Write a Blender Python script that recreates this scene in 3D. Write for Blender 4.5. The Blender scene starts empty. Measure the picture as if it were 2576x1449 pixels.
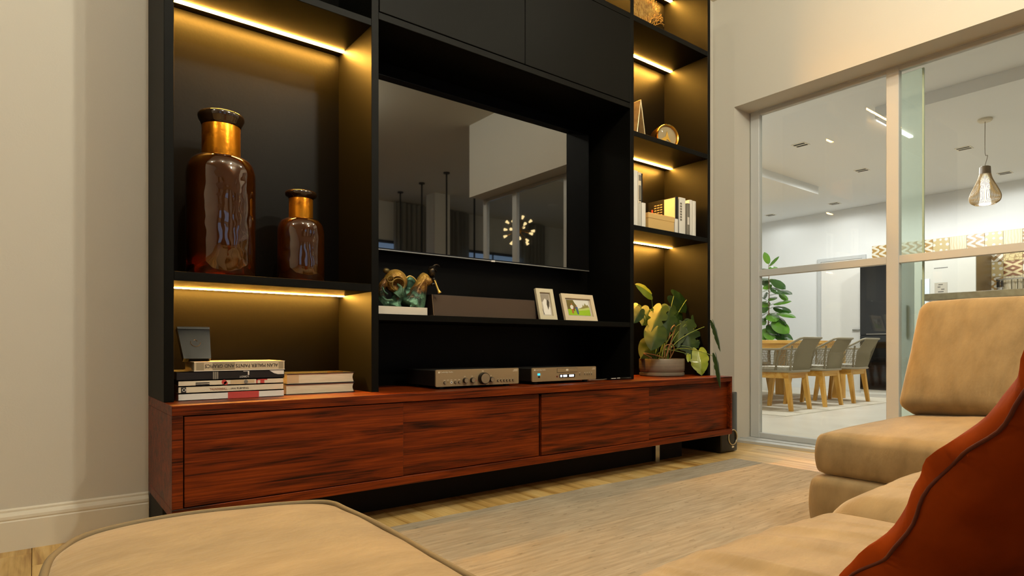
import bpy, bmesh, math, random
from mathutils import Vector, Matrix, noise

# ------------------------------------------------------------------ camera, world, exposure
F_PX, CX, HOR, EYE = 1542.0, 1288.0, 870.0, 0.745      # focal length in px, centre column, horizon row, eye height
YAW = math.atan2(CX - 87.3, F_PX)
SA, CA = math.sin(YAW), math.cos(YAW)
scene = bpy.context.scene
COL = scene.collection
cam_d = bpy.data.cameras.new('camera')
cam_d.sensor_width = 36.0
cam_d.lens = 36.0 * F_PX / 2576.0
cam_d.shift_y = (HOR - 724.5) / 2576.0
cam_d.clip_start = 0.02
cam = bpy.data.objects.new('camera', cam_d)
COL.objects.link(cam)
cam.location = (0, 0, EYE)
cam.rotation_euler = (math.pi / 2, 0, -YAW)
scene.camera = cam

world = bpy.data.worlds.new('world')
scene.world = world
world.use_nodes = True
world.node_tree.nodes['Background'].inputs[0].default_value = (0.30, 0.42, 0.62, 1)
world.node_tree.nodes['Background'].inputs[1].default_value = 0.25

vs = scene.view_settings
vs.view_transform = 'Standard'
vs.look = 'None'
vs.exposure = 0.15
vs.gamma = 1.0
vs.use_curve_mapping = False
cy = scene.cycles
cy.max_bounces = 6
cy.diffuse_bounces = 4
cy.glossy_bounces = 4
cy.transmission_bounces = 6
cy.transparent_max_bounces = 10
cy.use_adaptive_sampling = True
cy.adaptive_threshold = 0.02
cy.sample_clamp_indirect = 6.0
cy.caustics_reflective = False
cy.caustics_refractive = False

# lamp levels (the lamps themselves are built with their fixtures further down)
LIV_W, LIV_C = 96.0, (1.0, 0.95, 0.77)
KIT_W, KIT_C = 124.0, (1.0, 0.99, 0.97)
LED_S, LED_C = 420.0, (1.0, 0.47, 0.065)

# ------------------------------------------------------------------ helpers
def P(x, y, ax, val):
    """pixel of the photograph -> point where its ray meets the plane ax = val"""
    u = (x - CX) / F_PX
    d = Vector((SA + u * CA, CA - u * SA, -(y - HOR) / F_PX))
    i = 'XYZ'.index(ax)
    o = Vector((0, 0, EYE))
    t = (val - o[i]) / d[i]
    return o + d * t

def RF(r, f, z):
    """metres to the right, metres forward of the eye, height"""
    return Vector((r * CA + f * SA, -r * SA + f * CA, z))

def lin(c):
    return tuple((v / 255 / 12.92 if v / 255 <= 0.04045 else ((v / 255 + 0.055) / 1.055) ** 2.4) for v in c)

MATS = {}
def newmat(name):
    m = bpy.data.materials.new(name)
    m.use_nodes = True
    MATS[name] = m
    return m, m.node_tree, m.node_tree.nodes['Principled BSDF']

def pm(name, col, rough=0.5, metal=0.0, col2=None, vscale=6.0, stretch=(1, 1, 1), bump=0.0, bscale=150.0,
       coat=0.0, sheen=0.0, ior=None, emit=None, estr=0.0, detail=4.0, contrast=(0.3, 0.7), rnd=0.0, trans=0.0, bstretch=None):
    if name in MATS:
        return MATS[name]
    m, nt, b = newmat(name)
    N, L = nt.nodes, nt.links
    c1 = lin(col) + (1,)
    b.inputs['Base Color'].default_value = c1
    b.inputs['Roughness'].default_value = rough
    b.inputs['Metallic'].default_value = metal
    if ior: b.inputs['IOR'].default_value = ior
    if coat:
        b.inputs['Coat Weight'].default_value = coat
        b.inputs['Coat Roughness'].default_value = 0.08
    if sheen:
        b.inputs['Sheen Weight'].default_value = sheen
        b.inputs['Sheen Roughness'].default_value = 0.45
        b.inputs['Sheen Tint'].default_value = (1, 0.9, 0.75, 1)
    if trans: b.inputs['Transmission Weight'].default_value = trans
    if emit:
        b.inputs['Emission Color'].default_value = tuple(emit) + (1,)
        b.inputs['Emission Strength'].default_value = estr
    tc = N.new('ShaderNodeTexCoord')
    mp = N.new('ShaderNodeMapping')
    mp.inputs['Scale'].default_value = stretch
    L.new(tc.outputs['Object'], mp.inputs[0])
    if rnd:
        oi = N.new('ShaderNodeObjectInfo')
        mu = N.new('ShaderNodeVectorMath'); mu.operation = 'SCALE'
        mu.inputs[0].default_value = (7.3, 5.1, 3.7)
        L.new(oi.outputs['Random'], mu.inputs['Scale'])
        L.new(mu.outputs[0], mp.inputs['Location'])
    if col2:
        n = N.new('ShaderNodeTexNoise')
        n.inputs['Scale'].default_value = vscale
        n.inputs['Detail'].default_value = detail
        L.new(mp.outputs[0], n.inputs['Vector'])
        r = N.new('ShaderNodeValToRGB')
        r.color_ramp.elements[0].position = contrast[0]
        r.color_ramp.elements[1].position = contrast[1]
        r.color_ramp.elements[0].color = c1
        r.color_ramp.elements[1].color = lin(col2) + (1,)
        L.new(n.outputs['Fac'], r.inputs['Fac'])
        out = r.outputs['Color']
        if rnd:
            hs = N.new('ShaderNodeHueSaturation')
            ma = N.new('ShaderNodeMath'); ma.operation = 'MULTIPLY_ADD'
            ma.inputs[1].default_value = rnd; ma.inputs[2].default_value = 1 - rnd / 2
            L.new(oi.outputs['Random'], ma.inputs[0])
            L.new(ma.outputs[0], hs.inputs['Value'])
            L.new(out, hs.inputs['Color'])
            out = hs.outputs[0]
        L.new(out, b.inputs['Base Color'])
    if bump:
        n2 = N.new('ShaderNodeTexNoise')
        n2.inputs['Scale'].default_value = bscale
        n2.inputs['Detail'].default_value = 3
        if bstretch:
            mp2 = N.new('ShaderNodeMapping'); mp2.inputs['Scale'].default_value = bstretch
            L.new(tc.outputs['Object'], mp2.inputs[0]); L.new(mp2.outputs[0], n2.inputs['Vector'])
        else:
            L.new(mp.outputs[0], n2.inputs['Vector'])
        bp = N.new('ShaderNodeBump')
        bp.inputs['Strength'].default_value = bump
        bp.inputs['Distance'].default_value = 0.01
        L.new(n2.outputs['Fac'], bp.inputs['Height'])
        L.new(bp.outputs[0], b.inputs['Normal'])
    return m

def emis(name, col, s):
    if name in MATS: return MATS[name]
    return pm(name, (20, 20, 20), emit=col, estr=s)

ROOT = {}
def finish(me, o):
    pass

def obj(name, bm, m, parent=None, base=None, smooth=False, label=None):
    """link a bmesh built in world coordinates as one object; origin at its root's base (or at base)"""
    me = bpy.data.meshes.new(name)
    if isinstance(bm, bmesh.types.BMesh):
        off = ROOT[parent.name] if parent is not None else (Vector(base) if base is not None else Vector((0, 0, 0)))
        bmesh.ops.translate(bm, verts=bm.verts, vec=-off)
        bm.to_mesh(me); bm.free()
    for k in (m if isinstance(m, (list, tuple)) else [m]):
        me.materials.append(k)
    if smooth:
        for p in me.polygons: p.use_smooth = True
        if smooth != 'all':
            try: me.set_sharp_from_angle(angle=math.radians(38))
            except Exception: pass
    o = bpy.data.objects.new(name, me)
    COL.objects.link(o)
    if parent is not None:
        o.parent = parent
        ROOT[o.name] = ROOT[parent.name]
    else:
        o.location = off
        ROOT[o.name] = off.copy()
    if label: o['label'] = label
    return o

def thing(name, label, cat, loc, group=None, rz=0.0):
    o = bpy.data.objects.new(name, None)
    o.empty_display_size = 0.05
    COL.objects.link(o)
    o.location = loc
    o.rotation_euler = (0, 0, rz)
    o['label'] = label; o['category'] = cat
    if group: o['group'] = group
    ROOT[o.name] = Vector(loc)
    return o

def tag(o, label, cat, group=None):
    o['label'] = label; o['category'] = cat
    if group: o['group'] = group
    return o

def struct(name, bm, m, parent=None, smooth=False):
    o = obj(name, bm, m, parent, smooth=smooth)
    if parent is None: o['kind'] = 'structure'
    return o

def BM():
    return bmesh.new()

def box(bm, x0, x1, y0, y1, z0, z1, bev=0.0, seg=2, M=None, mi=0):
    r = bmesh.ops.create_cube(bm, size=1.0)
    vs_ = r['verts']
    mat_ = Matrix.Translation(((x0 + x1) / 2, (y0 + y1) / 2, (z0 + z1) / 2)) @ Matrix.Diagonal((abs(x1 - x0), abs(y1 - y0), abs(z1 - z0), 1))
    bmesh.ops.transform(bm, matrix=mat_, verts=vs_)
    fs = list({f for v in vs_ for f in v.link_faces})
    if bev:
        es = list({e for v in vs_ for e in v.link_edges})
        g = bmesh.ops.bevel(bm, geom=es, offset=bev, segments=seg, affect='EDGES', profile=0.5)
        vs_ = [v for v in g['verts']]
        fs = list({f for v in vs_ for f in v.link_faces})
        vs_ = list({v for f in fs for v in f.verts})
    if mi:
        for f in fs: f.material_index = mi
    if M is not None:
        bmesh.ops.transform(bm, matrix=M, verts=vs_)
    return vs_

def B(*a, **k):
    bm = BM(); box(bm, *a, **k); return bm

def ring(bm, pts):
    return [bm.verts.new(p) for p in pts]

def bridge(bm, a, b, closed=True, mi=0):
    n = len(a)
    for i in range(n if closed else n - 1):
        j = (i + 1) % n
        try:
            f = bm.faces.new((a[i], a[j], b[j], b[i])); f.material_index = mi
        except ValueError: pass

def lathe(bm, prof, c=(0, 0, 0), n=40, axis='Z', mi=0, cap=True, M=None):
    """prof: list of (r, h)"""
    c = Vector(c)
    rs = []
    for r, h in prof:
        pts = []
        for k in range(n):
            a = 2 * math.pi * k / n
            v = Vector((r * math.cos(a), r * math.sin(a), h))
            if axis == 'Y': v = Vector((v.x, v.z, v.y))
            if axis == 'X': v = Vector((v.z, v.x, v.y))
            if M is not None: v = M @ v
            pts.append(v + c)
        rs.append(ring(bm, pts))
    for a_, b_ in zip(rs, rs[1:]): bridge(bm, a_, b_, mi=mi)
    if cap:
        for r_ in (rs[0], rs[-1]):
            try:
                f = bm.faces.new(r_); f.material_index = mi
            except ValueError: pass
    return rs

def fixn(bm):
    bmesh.ops.recalc_face_normals(bm, faces=bm.faces)
    return bm

def tube(bm, pts, r, n=8, closed=False, cap=True, mi=0):
    pts = [Vector(p) for p in pts]
    m = len(pts)
    rr = r if isinstance(r, (list, tuple)) else [r] * m
    up = None
    rs = []
    for i, p in enumerate(pts):
        if closed: d = pts[(i + 1) % m] - pts[i - 1]
        else: d = pts[min(i + 1, m - 1)] - pts[max(i - 1, 0)]
        if d.length < 1e-9: d = Vector((0, 0, 1))
        d.normalize()
        if up is None:
            up = Vector((0, 0, 1)) if abs(d.z) < 0.9 else Vector((1, 0, 0))
        s = d.cross(up)
        if s.length < 1e-6: s = d.orthogonal()
        s.normalize()
        up = s.cross(d).normalized()
        rs.append(ring(bm, [p + (s * math.cos(2 * math.pi * k / n) + up * math.sin(2 * math.pi * k / n)) * rr[i] for k in range(n)]))
    for a_, b_ in zip(rs, rs[1:]): bridge(bm, a_, b_, mi=mi)
    if closed: bridge(bm, rs[-1], rs[0], mi=mi)
    elif cap:
        for q in (rs[0], rs[-1]):
            try:
                f = bm.faces.new(q); f.material_index = mi
            except ValueError: pass

def bez(p0, p1, p2, p3, n=10):
    p0, p1, p2, p3 = map(Vector, (p0, p1, p2, p3))
    return [p0 * (1 - t) ** 3 + p1 * 3 * t * (1 - t) ** 2 + p2 * 3 * t * t * (1 - t) + p3 * t ** 3 for t in [i / n for i in range(n + 1)]]

def smoothpath(pts, n=6, closed=False):
    """Catmull-Rom"""
    pts = [Vector(p) for p in pts]; m = len(pts); out = []
    for i in range(m if closed else m - 1):
        a = pts[i - 1] if (closed or i > 0) else pts[0] * 2 - pts[1]
        b_, c = pts[i], pts[(i + 1) % m]
        d = pts[(i + 2) % m] if (closed or i + 2 < m) else pts[-1] * 2 - pts[-2]
        for k in range(n):
            t = k / n
            out.append(0.5 * ((2 * b_) + (c - a) * t + (2 * a - 5 * b_ + 4 * c - d) * t * t + (3 * b_ - a - 3 * c + d) * t ** 3))
    if not closed: out.append(pts[-1])
    return out

def plate(bm, pts, thick, mi=0):
    """closed polygon (list of Vector, planar) extruded by vector thick"""
    a = ring(bm, pts); b_ = ring(bm, [Vector(p) + Vector(thick) for p in pts])
    f = bm.faces.new(a); f.material_index = mi
    f = bm.faces.new(list(reversed(b_))); f.material_index = mi
    bridge(bm, a, b_, mi=mi)
    return a + b_

def textbm(s, size, M, bm=None, mi=0, ext=0.0003, align='LEFT', width=None):
    """lettering as a mesh, text plane = local XY of M"""
    cu = bpy.data.curves.new('lettering', 'FONT')
    cu.body = s; cu.size = size; cu.extrude = ext; cu.align_x = align; cu.resolution_u = 2
    o = bpy.data.objects.new('lettering', cu)
    COL.objects.link(o)
    dg = bpy.context.evaluated_depsgraph_get()
    me = bpy.data.meshes.new_from_object(o.evaluated_get(dg))
    bpy.data.objects.remove(o); bpy.data.curves.remove(cu)
    if width:
        w = max(v.co.x for v in me.vertices) - min(v.co.x for v in me.vertices)
        if w > 0:
            k = width / w
            for v in me.vertices: v.co.x *= k
    me.transform(M)
    b_ = bm if bm is not None else BM()
    n0 = len(b_.faces)
    b_.from_mesh(me)
    b_.faces.ensure_lookup_table()
    for f in b_.faces[n0:]: f.material_index = mi
    bpy.data.meshes.remove(me)
    return b_

def front(x, y, z, rz=0.0):
    """frame for things facing -Y: local x -> X, local y -> Z"""
    return Matrix.Translation((x, y, z)) @ Matrix.Rotation(rz, 4, 'Z') @ Matrix.Rotation(math.pi / 2, 4, 'X')

def copy_tree(o, parent=None):
    c = o.copy(); COL.objects.link(c); c.parent = parent
    for ch in o.children: copy_tree(ch, c)
    return c

def apply_mods(bm, mods):
    """run modifiers on a bmesh and give the result back as a bmesh"""
    me = bpy.data.meshes.new('work'); bm.to_mesh(me); bm.free()
    o = bpy.data.objects.new('work', me); COL.objects.link(o)
    for typ, props in mods:
        md = o.modifiers.new('m', typ)
        for k, v in props.items(): setattr(md, k, v)
    dg = bpy.context.evaluated_depsgraph_get()
    me2 = bpy.data.meshes.new_from_object(o.evaluated_get(dg))
    b2 = BM(); b2.from_mesh(me2)
    bpy.data.objects.remove(o); bpy.data.meshes.remove(me); bpy.data.meshes.remove(me2)
    return b2

# ------------------------------------------------------------------ materials
def wood(name, cols, axis='X', scale=1.0, rough=0.35, bump=0.08, rnd=0.25, fine=9.0, coat=0.0, mix=0.35, along=0.9, lo=0.33, hi=0.70, ior=1.45, f2=90):
    if name in MATS: return MATS[name]
    m, nt, b = newmat(name)
    N, L = nt.nodes, nt.links
    tc = N.new('ShaderNodeTexCoord'); mp = N.new('ShaderNodeMapping')
    s = [fine * scale] * 3
    s['XYZ'.index(axis)] = along * scale
    mp.inputs['Scale'].default_value = s
    oi = N.new('ShaderNodeObjectInfo')
    mu = N.new('ShaderNodeVectorMath'); mu.operation = 'SCALE'
    mu.inputs[0].default_value = (17.3, 23.1, 11.7)
    L.new(oi.outputs['Random'], mu.inputs['Scale'])
    L.new(mu.outputs[0], mp.inputs['Location'])
    L.new(tc.outputs['Object'], mp.inputs[0])
    n1 = N.new('ShaderNodeTexNoise'); n1.inputs['Scale'].default_value = 1.0; n1.inputs['Detail'].default_value = 6
    n1.inputs['Distortion'].default_value = 1.1
    L.new(mp.outputs[0], n1.inputs['Vector'])
    mp2 = N.new('ShaderNodeMapping')
    s2 = [f2 * scale] * 3; s2['XYZ'.index(axis)] = 4 * scale
    mp2.inputs['Scale'].default_value = s2
    L.new(tc.outputs['Object'], mp2.inputs[0])
    n2 = N.new('ShaderNodeTexNoise'); n2.inputs['Scale'].default_value = 1.0; n2.inputs['Detail'].default_value = 3
    L.new(mp2.outputs[0], n2.inputs['Vector'])
    mx = N.new('ShaderNodeMath'); mx.operation = 'MULTIPLY_ADD'; mx.inputs[1].default_value = mix
    L.new(n2.outputs['Fac'], mx.inputs[0]); 
    sb = N.new('ShaderNodeMath'); sb.operation = 'SUBTRACT'; sb.inputs[1].default_value = mix / 2
    L.new(n1.outputs['Fac'], sb.inputs[0]); L.new(sb.outputs[0], mx.inputs[2])
    r = N.new('ShaderNodeValToRGB')
    e = r.color_ramp.elements
    e[0].position = lo; e[0].color = lin(cols[0]) + (1,)
    e[1].position = hi; e[1].color = lin(cols[2]) + (1,)
    k = e.new(0.5); k.color = lin(cols[1]) + (1,)
    L.new(mx.outputs[0], r.inputs['Fac'])
    hs = N.new('ShaderNodeHueSaturation')
    ma = N.new('ShaderNodeMath'); ma.operation = 'MULTIPLY_ADD'; ma.inputs[1].default_value = rnd; ma.inputs[2].default_value = 1 - rnd / 2
    L.new(oi.outputs['Random'], ma.inputs[0]); L.new(ma.outputs[0], hs.inputs['Value'])
    L.new(r.outputs[0], hs.inputs['Color']); L.new(hs.outputs[0], b.inputs['Base Color'])
    b.inputs['Roughness'].default_value = rough
    b.inputs['IOR'].default_value = ior
    if coat:
        b.inputs['Coat Weight'].default_value = coat; b.inputs['Coat Roughness'].default_value = 0.25
    bp = N.new('ShaderNodeBump'); bp.inputs['Strength'].default_value = bump; bp.inputs['Distance'].default_value = 0.004
    L.new(n2.outputs['Fac'], bp.inputs['Height']); L.new(bp.outputs[0], b.inputs['Normal'])
    return m

def glass(name, tint, ior=1.45, rough=0.0, haze=0.0):
    if name in MATS: return MATS[name]
    m, nt, b = newmat(name)
    N, L = nt.nodes, nt.links
    N.remove(b)
    tr = N.new('ShaderNodeBsdfTransparent'); tr.inputs[0].default_value = tuple(tint) + (1,)
    gl = N.new('ShaderNodeBsdfGlossy'); gl.inputs['Roughness'].default_value = rough
    ge = N.new('ShaderNodeNewGeometry')
    dt = N.new('ShaderNodeVectorMath'); dt.operation = 'DOT_PRODUCT'
    L.new(ge.outputs['Normal'], dt.inputs[0]); L.new(ge.outputs['Incoming'], dt.inputs[1])
    def mth(op, a_, b2):
        q = N.new('ShaderNodeMath'); q.operation = op
        for i_, v_ in enumerate((a_, b2)):
            if isinstance(v_, (int, float)): q.inputs[i_].default_value = v_
            else: L.new(v_, q.inputs[i_])
        return q
    f0 = ((ior - 1) / (ior + 1)) ** 2
    ab = mth('ABSOLUTE', dt.outputs['Value'], 0.0)
    fr = mth('MULTIPLY', mth('POWER', mth('SUBTRACT', 1.0, ab.outputs[0]).outputs[0], 5.0).outputs[0], 1 - f0)
    fr = mth('ADD', fr.outputs[0], f0)
    mx = N.new('ShaderNodeMixShader')
    L.new(fr.outputs[0], mx.inputs[0]); L.new(tr.outputs[0], mx.inputs[1]); L.new(gl.outputs[0], mx.inputs[2])
    last = mx.outputs[0]
    if haze:
        df = N.new('ShaderNodeBsdfTranslucent'); df.inputs[0].default_value = (0.80, 0.88, 0.80, 1)
        m2 = N.new('ShaderNodeMixShader'); m2.inputs[0].default_value = haze
        L.new(last, m2.inputs[1]); L.new(df.outputs[0], m2.inputs[2]); last = m2.outputs[0]
    L.new(last, N['Material Output'].inputs[0])
    return m

paint = pm('wall_paint', (205, 200, 188), 0.75, bump=0.04, bscale=160)
paint_k = pm('kitchen_paint', (230, 231, 230), 0.7)
ceil_m = pm('ceiling_paint', (214, 206, 188), 0.8)
trim_m = pm('trim_paint', (222, 214, 196), 0.45)
frame_m = pm('white_frame', (198, 200, 199), 0.35)
black_m = pm('black_lacquer', (9, 8, 5), 0.52, ior=1.18, bump=0.03, bscale=500)
black2_m = pm('black_back_panel', (7, 6, 4), 0.44, ior=1.2, bump=0.03, bscale=90)
rose_m = wood('rosewood', ((34, 10, 1), (95, 34, 4), (128, 53, 9)), 'X', 1.0, 0.42, 0.3, 0.08, 24.0, mix=0.7, along=2.0, lo=0.26, hi=0.78, ior=1.27, f2=170)
oak_m = wood('oak_plank', ((160, 118, 58), (206, 168, 100), (226, 194, 130)), 'Y', 1.2, 0.38, 0.1, 0.28, 11.0)
oakb_m = wood('oak_subfloor', ((150, 104, 52), (190, 144, 84), (212, 172, 110)), 'Y', 1.2, 0.4, 0.1, 0.0, 11.0)
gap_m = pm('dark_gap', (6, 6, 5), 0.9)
velvet = pm('beige_velvet', (122, 102, 68), 0.85, col2=(154, 132, 94), vscale=7, sheen=0.6, bump=0.25, bscale=20, detail=7, stretch=(1.0, 2.2, 1.0), contrast=(0.25, 0.75))
piping_m = pm('taupe_piping', (120, 104, 76), 0.8, bump=0.1, bscale=300)
orange_m = pm('burnt_orange_velvet', (112, 40, 1), 0.8, col2=(134, 52, 2), vscale=11, bump=0.2, bscale=24, ior=1.2)
clear = glass('clear_glass', (0.955, 0.975, 0.962))
green = glass('green_edge_glass', (0.90, 0.95, 0.90), haze=0.3)
white_m = pm('white_gloss', (228, 226, 218), 0.3)
chrome = pm('chrome', (190, 188, 182), 0.2, metal=1.0)
dark_metal = pm('dark_metal', (28, 26, 24), 0.35, metal=0.6)

# ------------------------------------------------------------------ the room shell
YW, XR, XG, ZC, XK = 2.885, 4.29, 4.50, 3.5, 10.8
YE = -0.80                       # where the right-hand wall ends
ZO = 2.60                        # top of the glazed opening
ZK = 3.05                        # dining room ceiling

fl = struct('floor', B(-3.2, XR + 0.02, -5.1, YW, -0.06, -0.013), oakb_m)
rng = random.Random(4)
pw = 0.138
x = -1.25
plank_cache = {}
while x < XR:
    x1 = min(x + pw, XR + 0.005)
    y = -1.0 - rng.random() * 1.1
    while y < YW:
        ln = rng.choice((1.25, 1.5, 1.75))
        y1 = min(y + ln, YW)
        if y1 - y > 0.06:
            o = obj('plank', B(-(x1 - x) / 2 + 0.0009, (x1 - x) / 2 - 0.0009, -(y1 - y) / 2 + 0.0009, (y1 - y) / 2 - 0.0009, -0.014, 0.0, 0.0012, 1), oak_m)
            o.location = ((x + x1) / 2, (y + y1) / 2, rng.random() * 0.0006)
            o.parent = fl
        y += ln
    x += pw

struct('wall_back', B(-3.3, XR + 0.33, YW, YW + 0.12, -0.05, ZC), paint)
struct('wall_left', B(-3.32, -3.2, -5.2, YW, -0.05, ZC), paint)
bm = BM()
box(bm, XR, XR + 0.33, 2.697, YW, -0.05, ZC)
box(bm, XR, XR + 0.33, YE, 2.697, ZO, ZC)
struct('wall_right', bm, paint)
struct('ceiling', B(-3.3, XR + 0.33, YE, YW, ZC, ZC + 0.1), ceil_m)
struct('ceiling_far', B(-3.3, XK + 0.1, -5.2, YE, ZC, ZC + 0.1), ceil_m)
struct('wall_rear', B(-3.3, XK + 0.1, -5.22, -5.1, -0.05, ZC), paint)
# baseboard with a rounded cap
bm = BM()
prof = [(0.0, 0.0), (-0.018, 0.0), (-0.018, 0.106), (-0.0155, 0.1105), (-0.0175, 0.116), (-0.0165, 0.126), (-0.012, 0.1345), (-0.006, 0.139), (-0.006, 0.146), (-0.003, 0.151), (0.0, 0.152)]
a = ring(bm, [(-3.2, YW + p, z) for p, z in prof]); b_ = ring(bm, [(0.3655, YW + p, z) for p, z in prof])
bridge(bm, a, b_, closed=False)
bm.faces.new(list(reversed(b_)))
struct('baseboard_back', fixn(bm), trim_m)

# dining room / kitchen shell
struct('floor_kitchen', B(XR + 0.02, XK + 0.1, -5.2, 6.9, -0.06, 0.0), pm('pale_stone_floor', (226, 220, 205), 0.35, col2=(216, 208, 192), vscale=3))
struct('ceiling_kitchen', B(XR + 0.33, XK + 0.1, YE, 6.9, ZK, ZK + 0.5), paint_k)
struct('wall_kitchen_far', B(XK, XK + 0.12, -5.2, 6.9, -0.05, ZC), paint_k)
struct('wall_kitchen_left', B(XR + 0.33, XK, 6.8, 6.92, -0.05, ZC), paint_k)
struct('wall_kitchen_near', B(XR + 0.33, XR + 0.45, YW + 0.12, 6.8, -0.05, ZC), paint_k)
# dropped boxes on the dining room ceiling
struct('trim_1', B(5.2, 8.96, 4.28, 6.8, ZK - 0.11, ZK + 0.01), paint_k)
struct('trim_2', B(6.41, 6.72, YE, 2.52, ZK - 0.11, ZK + 0.01), paint_k)
# white sill under the glazing
bm = BM()
box(bm, XR - 0.002, XR + 0.33, YE, 2.697, -0.02, 0.022, 0.004, 1)
box(bm, XR + 0.08, XR + 0.10, YE, 2.697, 0.0, 0.029)
struct('trim_3', bm, frame_m)
# glazed partition
wp = obj('window_1', B(XG - 0.004, XG + 0.09, YE, 2.697, ZO - 0.006, ZO + 0.004), frame_m); wp['kind'] = 'structure'
def wpart(name, *a, mat_=frame_m, bev=0.003):
    return obj(name, B(*a, bev=bev, seg=1) if bev else B(*a), mat_, wp)
x0, x1 = XG, XG + 0.05
posts = [(2.6876, 2.614), (1.7006, 1.6239), (0.78, 0.70), (-0.12, -0.20), (-0.73, -0.80)]
for p, q in posts:
    wpart('stile', x0, x1, q, p, 0.022, ZO - 0.004)
for (a_, b2), (c_, d_) in zip(posts, posts[1:]):
    wpart('bottom_rail', x0 + 0.004, x1 - 0.004, c_ - 0.002, b2 + 0.002, 0.022, 0.062)
    wpart('top_rail', x0 + 0.004, x1 - 0.004, c_ - 0.002, b2 + 0.002, 2.565, ZO - 0.004)
    wpart('middle_rail', x0 + 0.004, x1 - 0.004, c_ - 0.002, b2 + 0.002, 1.2916, 1.3432)
    for z0, z1 in ((0.058, 1.295), (1.340, 2.57)):
        wpart('pane', x0 + 0.02, x0 + 0.028, c_ - 0.004, b2 + 0.004, z0, z1, mat_=clear, bev=0)
# second sliding leaf behind the first, overlapping it
wpart('sliding_pane', x1 + 0.022, x1 + 0.034, 1.512, 1.69, 0.03, 2.56, mat_=green, bev=0)
wpart('sliding_pane_edge', x1 + 0.021, x1 + 0.035, 1.502, 1.512, 0.03, 2.56, mat_=pm('pane_edge', (196, 214, 196), 0.3), bev=0)
wpart('handle', x1 + 0.034, x1 + 0.055, 1.60, 1.612, 0.80, 1.02, mat_=chrome, bev=0.002)

# ------------------------------------------------------------------ the lit black wall unit
YU, YB = 2.503, 2.872
U = thing('wall_unit', 'tall matt black built-in shelving unit with glowing shelf lights above the rosewood console', 'shelving unit', (2.03, 2.69, 0.541))
ZT = 3.285
def upart(name, *a, m=black_m, bev=0.0015):
    return obj(name, B(*a, bev=bev, seg=1), m, U)
Xs = dict(L0=0.3655, L1=0.398, D0=1.1672, D1=1.2015, E0=2.863, E1=2.8955, R0=3.6582, R1=3.688)
upart('side_panel', Xs['L0'], Xs['L1'], YU, YW - 0.002, 0.541, ZT)
upart('divider', Xs['D0'], Xs['D1'], YU, YB, 0.541, ZT - 0.034)
upart('divider', Xs['E0'], Xs['E1'], YU, YB, 0.541, ZT - 0.034)
upart('side_panel', Xs['R0'], Xs['R1'], YU, YW - 0.002, 0.541, ZT)
upart('back_panel', Xs['L1'], Xs['R0'], YB, YW - 0.002, 0.541, ZT, m=black2_m, bev=0)
upart('top_panel', Xs['L1'], Xs['R0'], YU, YB, ZT - 0.034, ZT)
ledm = emis('led_strip_light', LED_C, LED_S)
def led(x0, x1, z, name='led_strip'):
    obj(name, B(x0 + 0.002, x1 - 0.002, 2.798, 2.820, z - 0.003, z + 0.001), ledm, U, label='glowing warm LED strip')
for x0, x1, z0, z1, lit in ((Xs['L1'], Xs['D0'], 0.9825, 1.0165, 1), (Xs['L1'], Xs['D0'], 2.1515, 2.183, 1), (Xs['L1'], Xs['D0'], 2.7395, 2.774, 0),
                            (Xs['D1'], Xs['E0'], 0.8585, 0.888, 0), (Xs['D1'], Xs['E0'], 2.192, 2.2235, 0), (Xs['D1'], Xs['E0'], 2.7395, 2.774, 0),
                            (Xs['E1'], Xs['R0'], 1.4567, 1.4875, 1), (Xs['E1'], Xs['R0'], 2.032, 2.0645, 1), (Xs['E1'], Xs['R0'], 2.7395, 2.774, 1)):
    upart('shelf', x0, x1, YU + 0.001, YB, z0, z1)
    if lit: led(x0, x1, z0)
led(Xs['E1'], Xs['R0'], ZT - 0.034)
led(Xs['D1'], Xs['E0'], ZT - 0.034, 'led_strip_offscreen')      # above the top edge of the picture; its glow shows in the top bay
for x0, x1 in ((1.2052, 2.0346), (2.038, 2.8602)):
    upart('cabinet_door', x0, x1, YU - 0.001, YU + 0.019, 2.2268, 2.7362)

# ------------------------------------------------------------------ rosewood console
CN = thing('media_console', 'long low rosewood console with sliding doors under the black shelving', 'console', (2.03, 2.61, 0.0))
YC = 2.3383
X0, X1 = 0.3655, 3.695
def cpart(name, *a, m=rose_m, bev=0.0015):
    return obj(name, B(*a, bev=bev, seg=1), m, CN)
cpart('top_board', X0, X1, YC, YW - 0.004, 0.506, 0.541)
cpart('bottom_board', X0, X1, YC, YW - 0.004, 0.154, 0.1885)
cpart('side_board', X0, X0 + 0.034, YC, YW - 0.004, 0.1887, 0.5058, m=rose_m)
cpart('side_board', X1 - 0.018, X1, YC, YW - 0.004, 0.1887, 0.5058, m=rose_m)
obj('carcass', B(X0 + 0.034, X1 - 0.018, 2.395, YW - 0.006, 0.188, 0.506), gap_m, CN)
for x0, x1, yf in ((0.4035, 1.2378, 2.3415), (1.2378, 2.004, 2.352), (2.0166, 2.847, 2.346), (2.847, 3.6755, 2.3665)):
    cpart('sliding_door', x0, x1, yf, yf + 0.02, 0.1915, 0.5025)
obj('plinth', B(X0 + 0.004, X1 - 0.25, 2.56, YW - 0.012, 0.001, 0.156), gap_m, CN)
for lx in (0.62, 2.03, 3.155):
    lp = P(1679, 1150, 'Z', 0.0)
    obj('leg', B(lx - 0.02, lx + 0.02, 2.62 if lx < 3 else 2.53, 2.66 if lx < 3 else 2.56, 0.0, 0.156), chrome, CN)

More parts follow.
